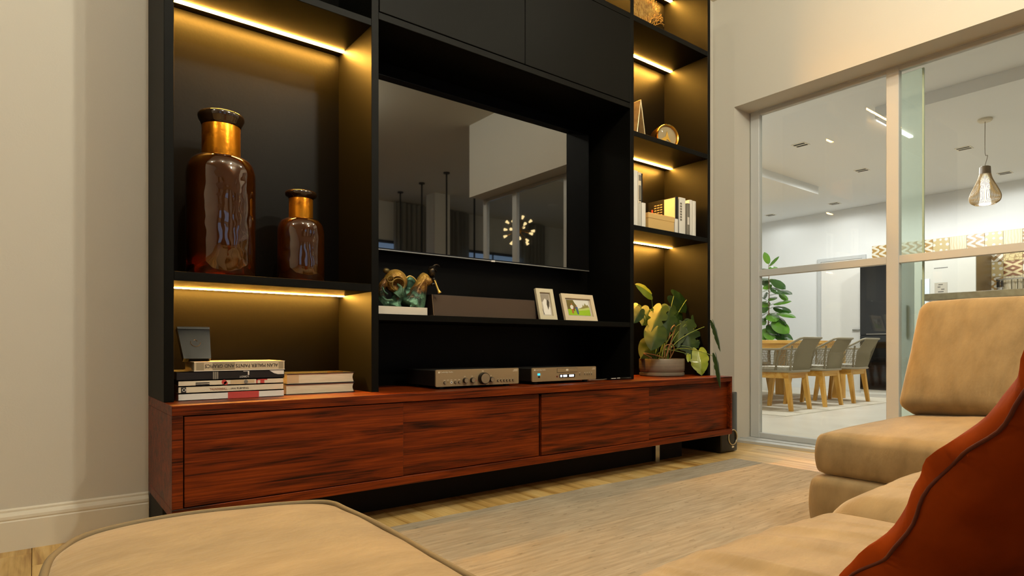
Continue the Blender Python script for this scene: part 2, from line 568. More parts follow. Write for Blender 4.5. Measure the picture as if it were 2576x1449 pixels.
# ------------------------------------------------------------------ television
TY = 2.788
tv = thing('television', 'large black flat television with reflective screen on the unit back panel', 'television', (2.035, 2.84, 1.2225))
screen_m = pm('tv_screen_glass', (5, 5, 5), 0.02, ior=2.5)
obj('housing', B(1.2735, 2.7966, TY + 0.002, TY + 0.03, 1.2235, 2.0905, 0.003, 2), pm('tv_black', (12, 12, 12), 0.3), tv)
obj('screen', B(1.279, 2.791, TY, TY + 0.004, 1.2305, 2.086), screen_m, tv)
obj('bottom_trim', B(1.2735, 2.7966, TY - 0.001, TY + 0.028, 1.2195, 1.2245), pm('tv_silver', (200, 196, 186), 0.25, metal=0.8), tv)
obj('emblem', B(2.022, 2.048, TY - 0.004, TY + 0.004, 1.2165, 1.2255, 0.001, 1), pm('tv_silver_light', (235, 232, 225), 0.3), tv)
obj('wall_bracket', B(1.85, 2.22, TY + 0.03, YB, 1.5, 1.85), dark_metal, tv)

# ------------------------------------------------------------------ amber bottles
amber, nt, b = newmat('amber_glass')
N, L = nt.nodes, nt.links
b.inputs['Base Color'].default_value = (0.20, 0.05, 0.004, 1)
b.inputs['Transmission Weight'].default_value = 0.85
b.inputs['Roughness'].default_value = 0.03
b.inputs['IOR'].default_value = 1.5
b.inputs['Coat Weight'].default_value = 0.6
b.inputs['Coat IOR'].default_value = 1.8
b.inputs['Coat Roughness'].default_value = 0.02
tc = N.new('ShaderNodeTexCoord'); nn = N.new('ShaderNodeTexNoise'); nn.inputs['Scale'].default_value = 13; nn.inputs['Detail'].default_value = 1
bpn = N.new('ShaderNodeBump'); bpn.inputs['Strength'].default_value = 0.35; bpn.inputs['Distance'].default_value = 0.02
L.new(tc.outputs['Object'], nn.inputs['Vector']); L.new(nn.outputs['Fac'], bpn.inputs['Height']); L.new(bpn.outputs[0], b.inputs['Normal'])
L.new(bpn.outputs[0], b.inputs['Coat Normal'])
gold_band = pm('gilded_neck', (232, 146, 30), 0.28, metal=0.85, col2=(120, 50, 8), vscale=14, contrast=(0.55, 0.75), bump=0.1, bscale=40)
rim_m = pm('dark_smoked_rim', (44, 30, 18), 0.12, coat=0.6)
def bottle(label, c, R, H, rn, rr, zs, zn, zr):
    t = thing('bottle_vase', label, 'vase', c, 'amber bottle vases')
    c = Vector(c)
    k = R / 0.128
    prof = [(0.0, 0.006), (R * 0.55, 0.004), (R * 0.93, 0.0), (R, 0.012 * k), (R * 1.0, zs * 0.5), (R, zs)]
    for i in range(1, 9):
        a = i / 8 * math.pi / 2
        prof.append((rn + (R - rn) * (math.cos(a) ** 0.75), zs + (zn - zs) * math.sin(a)))
    bm = BM()
    lathe(bm, prof, c, 64, cap=False)
    # inner skin
    inner = [(max(r - 0.005, 0.0), max(z, 0.012) - (0.004 if i > 5 else 0)) for i, (r, z) in enumerate(prof)][1:]
    rs = lathe(bm, inner, c, 64, cap=False)
    bmesh.ops.holes_fill(bm, edges=bm.edges[:], sides=0) if False else None
    fixn(bm)
    obj('glass_body', bm, amber, t, smooth='all')
    bm = BM()
    lathe(bm, [(rn, zn - 0.003), (rn + 0.001, zn + 0.004), (rn + 0.001, zr - 0.004), (rn, zr)], c, 48, cap=False)
    lathe(bm, [(rn - 0.006, zn - 0.01), (rn - 0.006, zr)], c, 48, cap=False)
    obj('gilded_neck', fixn(bm), gold_band, t, smooth=True)
    bm = BM()
    lathe(bm, [(rn - 0.006, zr - 0.004), (rn + 0.002, zr - 0.004), (rn + 0.005, zr + 0.006 * k), (rr * 0.96, H - 0.024 * k), (rr, H - 0.014 * k), (rr * 0.985, H - 0.005 * k), (rr * 0.94, H), (rn + 0.006, H - 0.010 * k), (rn - 0.006, zr + 0.004)], c, 56, cap=False)
    obj('rim', fixn(bm), rim_m, t, smooth='all')
    return t
bottle('large amber glass bottle vase with gilded neck on the lit shelf', (0.592, 2.663, 1.0165), 0.128, 0.655, 0.070, 0.0865, 0.405, 0.482, 0.610)
bottle('small amber glass bottle vase with gilded neck beside the larger one', (0.913, 2.665, 1.0165), 0.0975, 0.395, 0.049, 0.066, 0.215, 0.278, 0.368)

# ------------------------------------------------------------------ books
page_m = pm('book_pages', (226, 214, 186), 0.8, col2=(206, 192, 160), vscale=60, stretch=(0.3, 0.3, 9))
cream_c = pm('cream_cover', (222, 208, 180), 0.55)
white_c = pm('white_cover', (230, 226, 215), 0.5)
blk_c = pm('black_cover', (14, 13, 12), 0.4)
red_p = pm('red_print', (190, 66, 58), 0.55)
blk_p = pm('black_print', (16, 14, 12), 0.6)
wht_p = pm('white_print', (226, 220, 208), 0.6)
brn_p = pm('brown_print', (150, 92, 58), 0.6)
grey_c = pm('grey_cover', (122, 116, 104), 0.55)
tan_p = pm('tan_print', (198, 172, 132), 0.6)

def book_flat(name, label, x0, x1, y0, y1, z0, z1, cover, group, spine=True, rz=0.0):
    """a book lying flat, spine (or fore edge) towards the room"""
    c = Vector(((x0 + x1) / 2, (y0 + y1) / 2, z0))
    t = thing(name, label, 'book', c, group, 0.0)
    th = 0.0025
    bm = BM()
    box(bm, x0, x1, y0, y1, z0, z0 + th)
    box(bm, x0, x1, y0, y1, z1 - th, z1)
    if spine: box(bm, x0, x1, y0, y0 + th, z0, z1)
    else: box(bm, x0, x1, y1 - th, y1, z0, z1)
    obj('cover', bm, cover, t)
    bm = BM()
    if spine: box(bm, x0 + 0.004, x1 - 0.004, y0 + th, y1 - 0.005, z0 + th, z1 - th)
    else:
        # hollowed fore edge, pages set back a little from the cover
        n = 6
        for k in range(n):
            za = z0 + th + (z1 - z0 - 2 * th) * k / n; zb = z0 + th + (z1 - z0 - 2 * th) * (k + 1) / n
            s = 0.006 * math.sin(math.pi * (k + 0.5) / n)
            box(bm, x0 + 0.003, x1 - 0.004 - s, y0 + 0.004, y1 - th, za, zb)
    obj('pages', bm, page_m, t)
    if rz: t.rotation_euler = (0, 0, rz)
    return t
YS = 2.532                                  # plane of the spines in the lit lower bay
def zpx(x, y): return P(x, y, 'Y', YS).z
xb0, xb1 = P(449, 980, 'Y', YS).x, P(714, 980, 'Y', YS).x
z = [0.541, 0.541 + 0.0275, 0.541 + 0.0275 + 0.026, 0.541 + 0.0275 + 0.026 + 0.0215]
G = 'books stacked on the console'
def band(bm, x0, x1, z0, z1, y=YS, mi=0):
    box(bm, x0, x1, y - 0.0006, y + 0.001, z0, z1, mi=mi)
W = xb1 - xb0
b1 = book_flat('book', 'white paperback with a red spine block, lowest of the spine-out stack', xb0, xb1, YS, YS + 0.23, z[0], z[1], white_c, G)
bm = BM(); band(bm, xb0 + W * 0.445, xb0 + W * 0.745, z[0] + 0.001, z[1] - 0.001)
obj('spine_print', bm, red_p, b1)
b2 = book_flat('book', 'cream paperback with small spine title and black emblem, above the red-block book', xb0, xb1 - 0.002, YS, YS + 0.22, z[1], z[2], cream_c, G)
bm = BM(); band(bm, xb0 + W * 0.022, xb0 + W * 0.066, z[1] + 0.003, z[2] - 0.003)
obj('spine_emblem', bm, blk_p, b2)
bm = BM(); lathe(bm, [(0.0062, -0.0005), (0.0062, 0.0), (0.0042, 0.0), (0.0042, -0.0005)], (xb0 + W * 0.047, YS - 0.001, (z[1] + z[2]) / 2), 20, axis='Y', cap=False)
obj('emblem_ring', fixn(bm), wht_p, b2)
bm = textbm('THUNDERBALL', 0.0115, front(xb0 + W * 0.275, YS - 0.0007, z[1] + 0.0085), width=W * 0.165)
obj('spine_title', bm, brn_p, b2)
bm = textbm('- IAN FLEMING', 0.0095, front(xb0 + W * 0.452, YS - 0.0007, z[1] + 0.0090), width=W * 0.19)
obj('spine_author', bm, blk_p, b2)
b3 = book_flat('book', 'cream paperback with pink and black spine artwork under the black book', xb0, xb1 - 0.002, YS + 0.001, YS + 0.22, z[2], z[3], cream_c, G)
bm = BM()
box(bm, xb0 + W * 0.15, xb0 + W * 0.275, YS + 0.0002, YS + 0.002, z[2] + 0.003, z[2] + 0.0065)
box(bm, xb0 + W * 0.15, xb0 + W * 0.275, YS + 0.0002, YS + 0.002, z[2] + 0.0095, z[2] + 0.013)
obj('spine_stripes', bm, blk_p, b3)
bm = BM()
for dx, r, dz in ((0.41, 0.009, 0.012), (0.425, 0.007, 0.007)):
    lathe(bm, [(r, -0.0006), (r, 0.001)], (xb0 + W * dx, YS + 0.0006, z[2] + dz), 16, axis='Y')
box(bm, xb0 + W * 0.72, xb0 + W * 0.732, YS + 0.0002, YS + 0.002, z[2] + 0.003, z[2] + 0.019)
box(bm, xb0 + W * 0.72, xb0 + W * 0.83, YS + 0.0002, YS + 0.002, z[2] + 0.015, z[2] + 0.019)
box(bm, xb0 + W * 0.76, xb0 + W * 0.80, YS + 0.0002, YS + 0.002, z[2] + 0.003, z[2] + 0.016)
obj('spine_art', fixn(bm), red_p, b3)['kind'] = 'stuff'
bm = BM()
box(bm, xb0 + W * 0.47, xb0 + W * 0.60, YS + 0.0003, YS + 0.002, z[2] + 0.002, z[2] + 0.019)
box(bm, xb0 + W * 0.635, xb0 + W * 0.70, YS + 0.0003, YS + 0.002, z[2] + 0.006, z[2] + 0.017)
obj('spine_picture', bm, tan_p, b3)
bm = BM(); lathe(bm, [(0.0075, -0.0006), (0.0075, 0.001)], (xb0 + W * 0.618, YS + 0.0004, z[2] + 0.0105), 16, axis='Y')
obj('spine_roundel', fixn(bm), grey_c, b3)
z4, z5 = z[3], z[3] + 0.033
b4 = book_flat('book', 'thick glossy black book with one large white initial on its spine', xb0 - 0.006, xb1 + 0.002, YS, YS + 0.24, z4, z5, blk_c, G)
M180 = front(0, 0, 0) @ Matrix.Rotation(math.pi, 4, 'Z')
bm = textbm('L', 0.023, front(xb0 + W * 0.625, YS - 0.0007, z5 - 0.002) @ Matrix.Rotation(math.pi, 4, 'Z'), align='CENTER', width=0.022)
textbm('LORIOT', 0.010, front(xb0 + W * 0.60, YS - 0.0007, z4 + 0.0125) @ Matrix.Rotation(math.pi, 4, 'Z'), bm, align='CENTER', width=0.034)
obj('spine_title', bm, wht_p, b4)
bm = BM(); plate(bm, [Vector((xb0 + W * p, YS - 0.0006, z4 + q)) for p, q in ((0.85, 0.031), (1.0, 0.031), (1.0, 0.015), (0.94, 0.015), (0.90, 0.019))], (0, 0.001, 0))
obj('spine_flash', fixn(bm), wht_p, b4)
bm = BM()
for k in range(3): box(bm, xb0 + W * (0.305 + k * 0.018), xb0 + W * (0.319 + k * 0.018), YS - 0.0006, YS + 0.001, z4 + 0.002, z5 - 0.002)
obj('spine_bands', bm, grey_c, b4)
z6 = z5 + 0.036
b5 = book_flat('book', 'patterned art book with its spine title upside down, topmost of the stack', xb0 + 0.052, xb1 + 0.002, YS - 0.002, YS + 0.2, z5, z6, pm('beige_cover', (196, 178, 146), 0.5), G)
xs5 = xb0 + 0.052; W5 = xb1 + 0.002 - xs5
bm = textbm('ALAN MALIER PAINTS AND GRAFICS', 0.019, front(xs5 + W5 * 0.92, YS - 0.0028, z5 + 0.0255) @ Matrix.Rotation(math.pi, 4, 'Z'), width=W5 * 0.81)
obj('spine_title', bm, blk_p, b5)
bm = BM()
for p, q in ((0.02, 0.10), (0.19, 0.43), (0.93, 0.985)):
    box(bm, xs5 + W5 * p, xs5 + W5 * q, YS - 0.0024, YS, z5 + 0.004, z6 - 0.004)
obj('spine_panels', bm, pm('spine_grey_panel', (146, 132, 104), 0.6), b5)['kind'] = 'stuff'
bm = BM()
for q in (z5 + 0.0005, z6 - 0.0025): box(bm, xs5 - 0.001, xs5 + W5 + 0.001, YS - 0.003, YS, q, q + 0.002)
obj('spine_edges', bm, wht_p, b5)
# dark box leaning behind the stack
lean = thing('storage_box', 'black lidded case with a faint ring emblem leaning behind the book stack', 'box', (0.50, 2.60, z5))
lm = pm('black_satin', (16, 14, 11), 0.18, ior=1.35)
pA, pB = P(445, 822, 'Y', 2.66), P(527, 823, 'Y', 2.66)
pC = P(531, 902, 'Y', 2.60); pD = P(462, 902, 'Y', 2.60)
nrm = (pB - pA).cross(pC - pB).normalized()
if nrm.y > 0: nrm = -nrm
bm = BM(); plate(bm, [pA, pB, pC, pD], -nrm * 0.03)
obj('case', fixn(bm), lm, lean)
bm = BM(); plate(bm, [pA + nrm * 0.002 + (pB - pA) * 0.0, pB + nrm * 0.002, pB + (pC - pB) * 0.07 + nrm * 0.002, pA + (pD - pA) * 0.07 + nrm * 0.002], -nrm * 0.034)
obj('lid_edge', fixn(bm), pm('black_edge', (40, 36, 30), 0.4), lean)
cc = (pA + pB + pC + pD) / 4
ux = (pB - pA).normalized(); uy = nrm.cross(ux).normalized()
bm = BM(); tube(bm, [cc + nrm * 0.001 + ux * 0.017 * math.cos(a) + uy * 0.017 * math.sin(a) for a in [math.pi * (0.9 + 1.1 * k / 14) for k in range(15)]], 0.0009, 6)
tube(bm, [cc + nrm * 0.001 + ux * 0.006 * math.cos(a) + uy * 0.006 * math.sin(a) + uy * 0.006 for a in [math.pi * (-0.1 + 0.9 * k / 8) for k in range(9)]], 0.0007, 6)
obj('ring_emblem', bm, pm('bronze_line', (120, 84, 40), 0.35, metal=0.6), lean)
# two hardbacks, fore edges outwards
yr = 2.585
xr0, xr1 = P(719, 975, 'Y', yr).x, P(893, 975, 'Y', yr).x
zz = 0.541
for i, (h_, lab) in enumerate(((0.043, 'black hardback showing white page edges, lying directly on the console'), (0.045, 'black hardback showing white page edges, lying on the lower hardback'))):
    t_ = book_flat('hardback_book', lab, xr0 + (0.004 if i else 0), xr1, yr, yr + 0.2, zz, zz + h_, blk_c, 'hardbacks beside the stack', spine=False)
    if i:
        obj('cream_band', B(xr0 + 0.006, xr0 + 0.055, yr + 0.0035, yr + 0.004, zz + 0.004, zz + h_ - 0.004), tan_p, t_)
        obj('ribbon', B(xr0 + 0.19, xr0 + 0.26, yr + 0.03, yr + 0.034, zz + h_, zz + h_ + 0.003), gold_band, t_)
    zz += h_

# ------------------------------------------------------------------ central shelf: sculpture, speaker, photographs
SZ = 0.888
slab_x1 = P(1078, 782, 'Y', 2.535).x
sc_ = thing('bronze_sculpture', 'green and gold bronze of a gaping fish and horn player on white base', 'sculpture', (1.36, 2.60, SZ))
bm = BM(); plate(bm, [Vector((1.212, 2.535, SZ)), Vector((slab_x1 - 0.008, 2.535, SZ)), Vector((slab_x1, 2.545, SZ)), Vector((slab_x1, 2.72, SZ)), Vector((1.212, 2.72, SZ))], (0, 0, 0.037))
obj('plinth_slab', fixn(bm), pm('white_stone', (214, 204, 188), 0.5), sc_)
bronze, nt, b = newmat('patinated_bronze')
N, L = nt.nodes, nt.links
b.inputs['Metallic'].default_value = 0.45; b.inputs['Roughness'].default_value = 0.45
tc = N.new('ShaderNodeTexCoord'); n1 = N.new('ShaderNodeTexNoise'); n1.inputs['Scale'].default_value = 26; n1.inputs['Detail'].default_value = 6
sp = N.new('ShaderNodeSeparateXYZ'); L.new(tc.outputs['Object'], sp.inputs[0]); L.new(tc.outputs['Object'], n1.inputs['Vector'])
mr = N.new('ShaderNodeMath'); mr.operation = 'MULTIPLY_ADD'; mr.inputs[1].default_value = 4.2
L.new(sp.outputs['Z'], mr.inputs[0])
sb = N.new('ShaderNodeMath'); sb.operation = 'SUBTRACT'; sb.inputs[1].default_value = 0.55
L.new(n1.outputs['Fac'], sb.inputs[0]); L.new(sb.outputs[0], mr.inputs[2])
rp = N.new('ShaderNodeValToRGB'); e = rp.color_ramp.elements
e[0].position = 0.12; e[0].color = lin((92, 132, 104)) + (1,)
e[1].position = 0.75; e[1].color = lin((176, 136, 56)) + (1,)
k_ = e.new(0.34); k_.color = lin((22, 44, 33)) + (1,)
k_ = e.new(0.52); k_.color = lin((104, 66, 22)) + (1,)
bq = N.new('ShaderNodeBump'); bq.inputs['Strength'].default_value = 0.5; bq.inputs['Distance'].default_value = 0.01; n3 = N.new('ShaderNodeTexNoise'); n3.inputs['Scale'].default_value = 90; L.new(tc.outputs['Object'], n3.inputs['Vector']); L.new(n3.outputs['Fac'], bq.inputs['Height']); L.new(bq.outputs[0], b.inputs['Normal'])
L.new(mr.outputs[0], rp.inputs['Fac']); L.new(rp.outputs[0], b.inputs['Base Color'])
def SP(px, py, y=2.6): return P(940 + px * 0.10351, 650 + py * 0.10351, 'Y', y)
def sph(bm, c, r, sq=(1, 1, 1)):
    g = bmesh.ops.create_icosphere(bm, subdivisions=3, radius=1.0)
    bmesh.ops.transform(bm, matrix=Matrix.Translation(c) @ Matrix.Diagonal((r * sq[0], r * sq[1], r * sq[2], 1)), verts=g['verts'])
# fish: head shell with eye and mouth openings
bm = BM()
sph(bm, SP(530, 560), 0.056, (1.0, 0.95, 1.02))
sph(bm, SP(610, 850), 0.034, (1, 1, 1.1))
tube(bm, smoothpath([SP(610, 800), SP(570, 940), SP(520, 1080), SP(480, 1190)], 4), [0.033, 0.032, 0.03, 0.028, 0.027, 0.026, 0.026, 0.027, 0.03, 0.034, 0.038, 0.042, 0.045], 12)
tube(bm, smoothpath([SP(370, 480), SP(220, 640), SP(180, 880), SP(300, 1080), SP(480, 1160)], 4), 0.017, 10)
head = apply_mods(bm, [('REMESH', {'mode': 'VOXEL', 'voxel_size': 0.004})])
cut = BM(); sph(cut, SP(600, 620, 2.545), 0.036, (0.95, 1.3, 1.0)); sph(cut, SP(405, 505, 2.55), 0.0185, (1, 1.4, 1))
cme = bpy.data.meshes.new('cut'); cut.to_mesh(cme); cut.free(); co = bpy.data.objects.new('cut', cme); COL.objects.link(co); 
head = apply_mods(head, [('BOOLEAN', {'operation': 'DIFFERENCE', 'object': co, 'solver': 'FAST'})])
bpy.data.objects.remove(co)
obj('fish', head, bronze, sc_, smooth='all')
bm = BM()
tube(bm, [SP(600 + 150 * math.cos(a), 630 + 145 * math.sin(a), 2.553) for a in [2 * math.pi * k / 24 for k in range(24)]], 0.0032, 8, closed=True)
obj('mouth_rim', bm, pm('polished_bronze', (150, 114, 46), 0.42, metal=0.5, col2=(84, 72, 34), vscale=20), sc_, smooth='all')
bm = BM()
tube(bm, [SP(405 + 78 * math.cos(a), 505 + 72 * math.sin(a), 2.553) for a in [2 * math.pi * k / 18 for k in range(18)]], 0.003, 8, closed=True)
obj('eye_rim', bm, MATS['polished_bronze'], sc_, smooth='all')
bm = BM()
sph(bm, SP(310, 300, 2.6), 0.0125, (1.3, 1, 1))
tube(bm, smoothpath([SP(310, 300), SP(350, 350), SP(420, 400)], 3), 0.009, 8)
obj('brow_horn', bm, pm('polished_bronze', (150, 114, 46), 0.42, metal=0.5, col2=(84, 72, 34), vscale=20), sc_, smooth='all')
bm = BM()
tube(bm, smoothpath([SP(560, 900, 2.56), SP(640, 800, 2.553), SP(650, 700, 2.553), SP(570, 620, 2.556)], 5), [0.02 - 0.0011 * k for k in range(16)], 10)
tube(bm, smoothpath([SP(640, 850, 2.56), SP(700, 770, 2.557), SP(760, 640, 2.56)], 5), [0.016 - 0.0013 * k for k in range(11)], 10)
tube(bm, smoothpath([SP(210, 690, 2.565), SP(260, 800, 2.56), SP(340, 870, 2.56)], 5), 0.004, 8)
tube(bm, smoothpath([SP(210, 930, 2.56), SP(300, 1010, 2.555), SP(460, 1010, 2.56)], 5), 0.005, 8)
obj('water_tongues', bm, pm('verdigris', (92, 124, 96), 0.6, metal=0.3, col2=(34, 70, 52), vscale=40, bump=0.5, bscale=90), sc_, smooth='all')
bm = BM()
for s in (0, 1):
    pass
sph(bm, SP(900, 640, 2.61), 0.032, (0.95, 0.45, 1.35))
sph(bm, SP(820, 900, 2.60), 0.04, (1, 0.6, 0.8))
wing = apply_mods(bm, [('REMESH', {'mode': 'VOXEL', 'voxel_size': 0.005})])
obj('shell', wing, pm('dark_verdigris', (22, 44, 34), 0.45, metal=0.5, col2=(50, 92, 70), vscale=30), sc_, smooth='all')
bm = BM(); tube(bm, smoothpath([SP(760, 530, 2.585), SP(820, 455, 2.58), SP(890, 430, 2.58), SP(980, 480, 2.58), SP(1040, 560, 2.585)], 5), 0.0035, 8)
obj('shell_rim', bm, pm('pale_gold', (222, 192, 110), 0.35, metal=0.5), sc_, smooth='all')
# robed horn player
bm = BM()
tube(bm, smoothpath([SP(1270, 400), SP(1200, 520), SP(1100, 720), SP(1000, 950), SP(880, 1180)], 5), [0.02, 0.022, 0.024, 0.026, 0.027, 0.028, 0.029, 0.03, 0.031, 0.032, 0.034, 0.036, 0.04, 0.044, 0.048, 0.052, 0.056, 0.06, 0.062, 0.064, 0.066], 14)
tube(bm, smoothpath([SP(1200, 560), SP(1170, 800), SP(1150, 1000), SP(1120, 1180)], 5), 0.024, 12)
for k in range(6):
    tube(bm, smoothpath([SP(1280 - 20 * k, 420 + 25 * k, 2.578), SP(1120 - 14 * k, 700 + 18 * k, 2.566), SP(1010 + 30 * k, 960, 2.553), SP(880 + 50 * k, 1180, 2.55)], 5), 0.005, 6)
sph(bm, SP(1330, 560, 2.585), 0.022, (1.2, 0.8, 0.9))
robe = apply_mods(bm, [('REMESH', {'mode': 'VOXEL', 'voxel_size': 0.0045})])
obj('robed_figure', robe, bronze, sc_, smooth='all')
bm = BM()
sph(bm, SP(1410, 330), 0.021, (0.95, 0.9, 1.35))
tube(bm, smoothpath([SP(1440, 200), SP(1500, 160), SP(1560, 165), SP(1590, 200)], 4), 0.004, 6)
for a_, b2 in (((1470, 260), (1540, 320)), ((1350, 220), (1500, 190)), ((1440, 390), (1480, 420))):
    tube(bm, [SP(*a_, 2.585), SP(*b2, 2.58)], 0.004, 6)
tube(bm, smoothpath([SP(1400, 640, 2.575), SP(1500, 600, 2.57), SP(1440, 480, 2.57)], 4), 0.009, 8)
obj('hooded_head', bm, pm('black_bronze', (26, 20, 12), 0.4, metal=0.5, col2=(96, 70, 26), vscale=60, contrast=(0.5, 0.75)), sc_, smooth='all')
bm = BM()
pth = smoothpath([SP(1450, 480, 2.567), SP(1500, 580, 2.562), SP(1550, 720, 2.555), SP(1605, 845, 2.55)], 5)
tube(bm, pth, [0.0028 + 0.0002 * k for k in range(len(pth) - 3)] + [0.0065, 0.0085, 0.0095], 10)
obj('horn', bm, pm('horn_gold', (214, 178, 88), 0.35, metal=0.5), sc_, smooth='all')

spk = thing('centre_speaker', 'long dark brown fabric-fronted speaker lying on the central shelf', 'speaker', (1.86, 2.66, SZ))
sx0, sx1 = P(1090, 791, 'Y', 2.575).x, P(1342, 791, 'Y', 2.60).x
zt_ = SZ + 0.108
bm = BM(); plate(bm, [Vector((sx0, 2.575, SZ)), Vector((sx0, 2.74, SZ)), Vector((sx0, 2.74, zt_)), Vector((sx0, 2.592, zt_))], (sx1 - sx0, 0, 0))
obj('cabinet', fixn(bm), pm('speaker_cabinet', (40, 30, 22), 0.45), spk)
bm = BM(); plate(bm, [Vector((sx0 + 0.004, 2.571, SZ + 0.004)), Vector((sx0 + 0.004, 2.577, SZ + 0.004)), Vector((sx0 + 0.004, 2.592, zt_ - 0.003)), Vector((sx0 + 0.004, 2.586, zt_ - 0.003))], (sx1 - sx0 - 0.008, 0, 0))
obj('grille', fixn(bm), pm('brown_speaker_cloth', (70, 54, 40), 0.9, bump=0.2, bscale=900), spk)
obj('end_edge', B(sx0 - 0.0015, sx0 + 0.0035, 2.569, 2.60, SZ + 0.001, SZ + 0.008), pm('bronze_edge', (120, 96, 70), 0.4, metal=0.3), spk)
bm = BM(); tube(bm, [Vector((sx0 + 0.001, 2.572, SZ + 0.003)), Vector((sx0 + 0.001, 2.588, zt_ - 0.001))], 0.0022, 6)
obj('edge_trim', bm, MATS['bronze_edge'], spk)

def photo_frame(label, px4, layers, mat_in):
    """px4: pixel corners TL TR BR BL; bottom edge stands on the shelf, top leans back"""
    yb = 2.535
    BL = P(px4[3][0], px4[3][1], 'Z', SZ + 0.001); 
    BL = P(px4[3][0], px4[3][1], 'Y', yb); BR = P(px4[2][0], px4[2][1], 'Y', yb - 0.004)
    BL.z = BR.z = SZ + 0.001
    hgt = None
    TL = P(px4[0][0], px4[0][1], 'Y', yb + 0.045); TR = P(px4[1][0], px4[1][1], 'Y', yb + 0.041)
    # keep it a true rectangle
    ux = (BR - BL); w = ux.length; ux.normalize()
    up = ((TL + TR) / 2 - (BL + BR) / 2)
    up = up - ux * up.dot(ux); h = up.length; up.normalize()
    n = ux.cross(up).normalized()
    if n.y > 0: n = -n
    t = thing('photo_frame', label, 'photo frame', (BL + BR) / 2, 'photo frames on the central shelf')
    def pt(a, b_, d=0.0): return BL + ux * (a * w) + up * (b_ * h) + n * d
    fw = 0.2 if w < h else 0.105
    fh = fw * w / h * (0.9 if w < h else 1.0)
    bm = BM()
    for (a0, a1, b0, b1_) in ((0, 1, 0, fh), (0, 1, 1 - fh, 1), (0, fw, fh, 1 - fh), (1 - fw, 1, fh, 1 - fh)):
        plate(bm, [pt(a0, b0, 0.004), pt(a1, b0, 0.004), pt(a1, b1_, 0.004), pt(a0, b1_, 0.004)], -n * 0.016)
    obj('frame', fixn(bm), mat_in, t)
    bm = BM(); plate(bm, [pt(fw, fh, -0.006), pt(1 - fw, fh, -0.006), pt(1 - fw, 1 - fh, -0.006), pt(fw, 1 - fh, -0.006)], -n * 0.004)
    obj('mount', fixn(bm), pm('grey_mount', (190, 182, 168), 0.7), t)
    obj('backing', fixn((lambda q: (plate(q, [pt(0.02, 0.02, -0.012), pt(0.98, 0.02, -0.012), pt(0.98, 0.98, -0.012), pt(0.02, 0.98, -0.012)], -n * 0.003), q)[1])(BM())), blk_c, t)
    mo = 0.05
    bm = BM(); ms = []
    d = -0.0055
    for pts, m_ in layers:
        if m_ not in ms: ms.append(m_)
        q = [pt(fw + mo + (1 - 2 * fw - 2 * mo) * a, fh + mo + (1 - 2 * fh - 2 * mo) * b_, d) for a, b_ in pts]
        f = bm.faces.new(ring(bm, q)); f.material_index = ms.index(m_)
        d += 0.00012
    obj('photograph', bm, ms, t)
    # easel strut behind
    bm = BM()
    s0 = pt(0.5, 0.62, -0.016); 
    s1 = pt(0.42, 0.0, -0.016); s1 = Vector((s1.x - 0.02, s1.y + 0.07, SZ + 0.001))
    plate(bm, [s0, s0 + ux * 0.03, s1 + ux * 0.035, s1], (0, 0.003, 0))
    obj('easel_strut', fixn(bm), pm('brown_strut', (120, 56, 16), 0.6), t)
    return t
def blob(cx, cy_, rx, ry, n=14, seed=0, j=0.15):
    r_ = random.Random(seed)
    return [(cx + rx * math.cos(2 * math.pi * k / n) * (1 + j * (r_.random() - .5)), cy_ + ry * math.sin(2 * math.pi * k / n) * (1 + j * (r_.random() - .5))) for k in range(n)]
full = [(0, 0), (1, 0), (1, 1), (0, 1)]
g1 = pm('photo_grey', (150, 140, 124), 0.4); g2 = pm('photo_light_grey', (186, 176, 160), 0.4); gw = pm('photo_white', (232, 228, 218), 0.4); gd = pm('photo_dark', (66, 58, 44), 0.4)
photo_frame('portrait photo frame holding a grey and white photograph', ((1345, 725), (1389, 728), (1402, 803), (1359, 802)),
    [(full, g1), ([(0, 0), (0, 0.62), (1, 0.72), (1, 0)], g2), ([(0.12, 0), (0.95, 0), (0.98, 0.35), (0.86, 0.42), (0.70, 0.22), (0.62, 0.5), (0.66, 0.72), (0.5, 0.8), (0.34, 0.72), (0.16, 0.58), (0.2, 0.3)], gw),
     ([(0.62, 0.5), (0.72, 0.72), (0.86, 0.74), (0.95, 0.62), (0.86, 0.42), (0.74, 0.24)], gd), ([(0.0, 0.35), (0.1, 0.2), (0.22, 0.0), (0.15, 0.0), (0.0, 0.3)], gd)],
    pm('frame_champagne', (206, 196, 166), 0.4))
sky = pm('photo_sky', (226, 226, 218), 0.4); gr = pm('photo_grass', (150, 190, 30), 0.4); gr2 = pm('photo_meadow', (190, 204, 110), 0.4); tr_ = pm('photo_trees', (104, 92, 40), 0.4); tr2 = pm('photo_far_trees', (140, 128, 66), 0.4)
skin = pm('photo_tan', (176, 104, 50), 0.4); blu = pm('photo_blue', (70, 90, 122), 0.4)
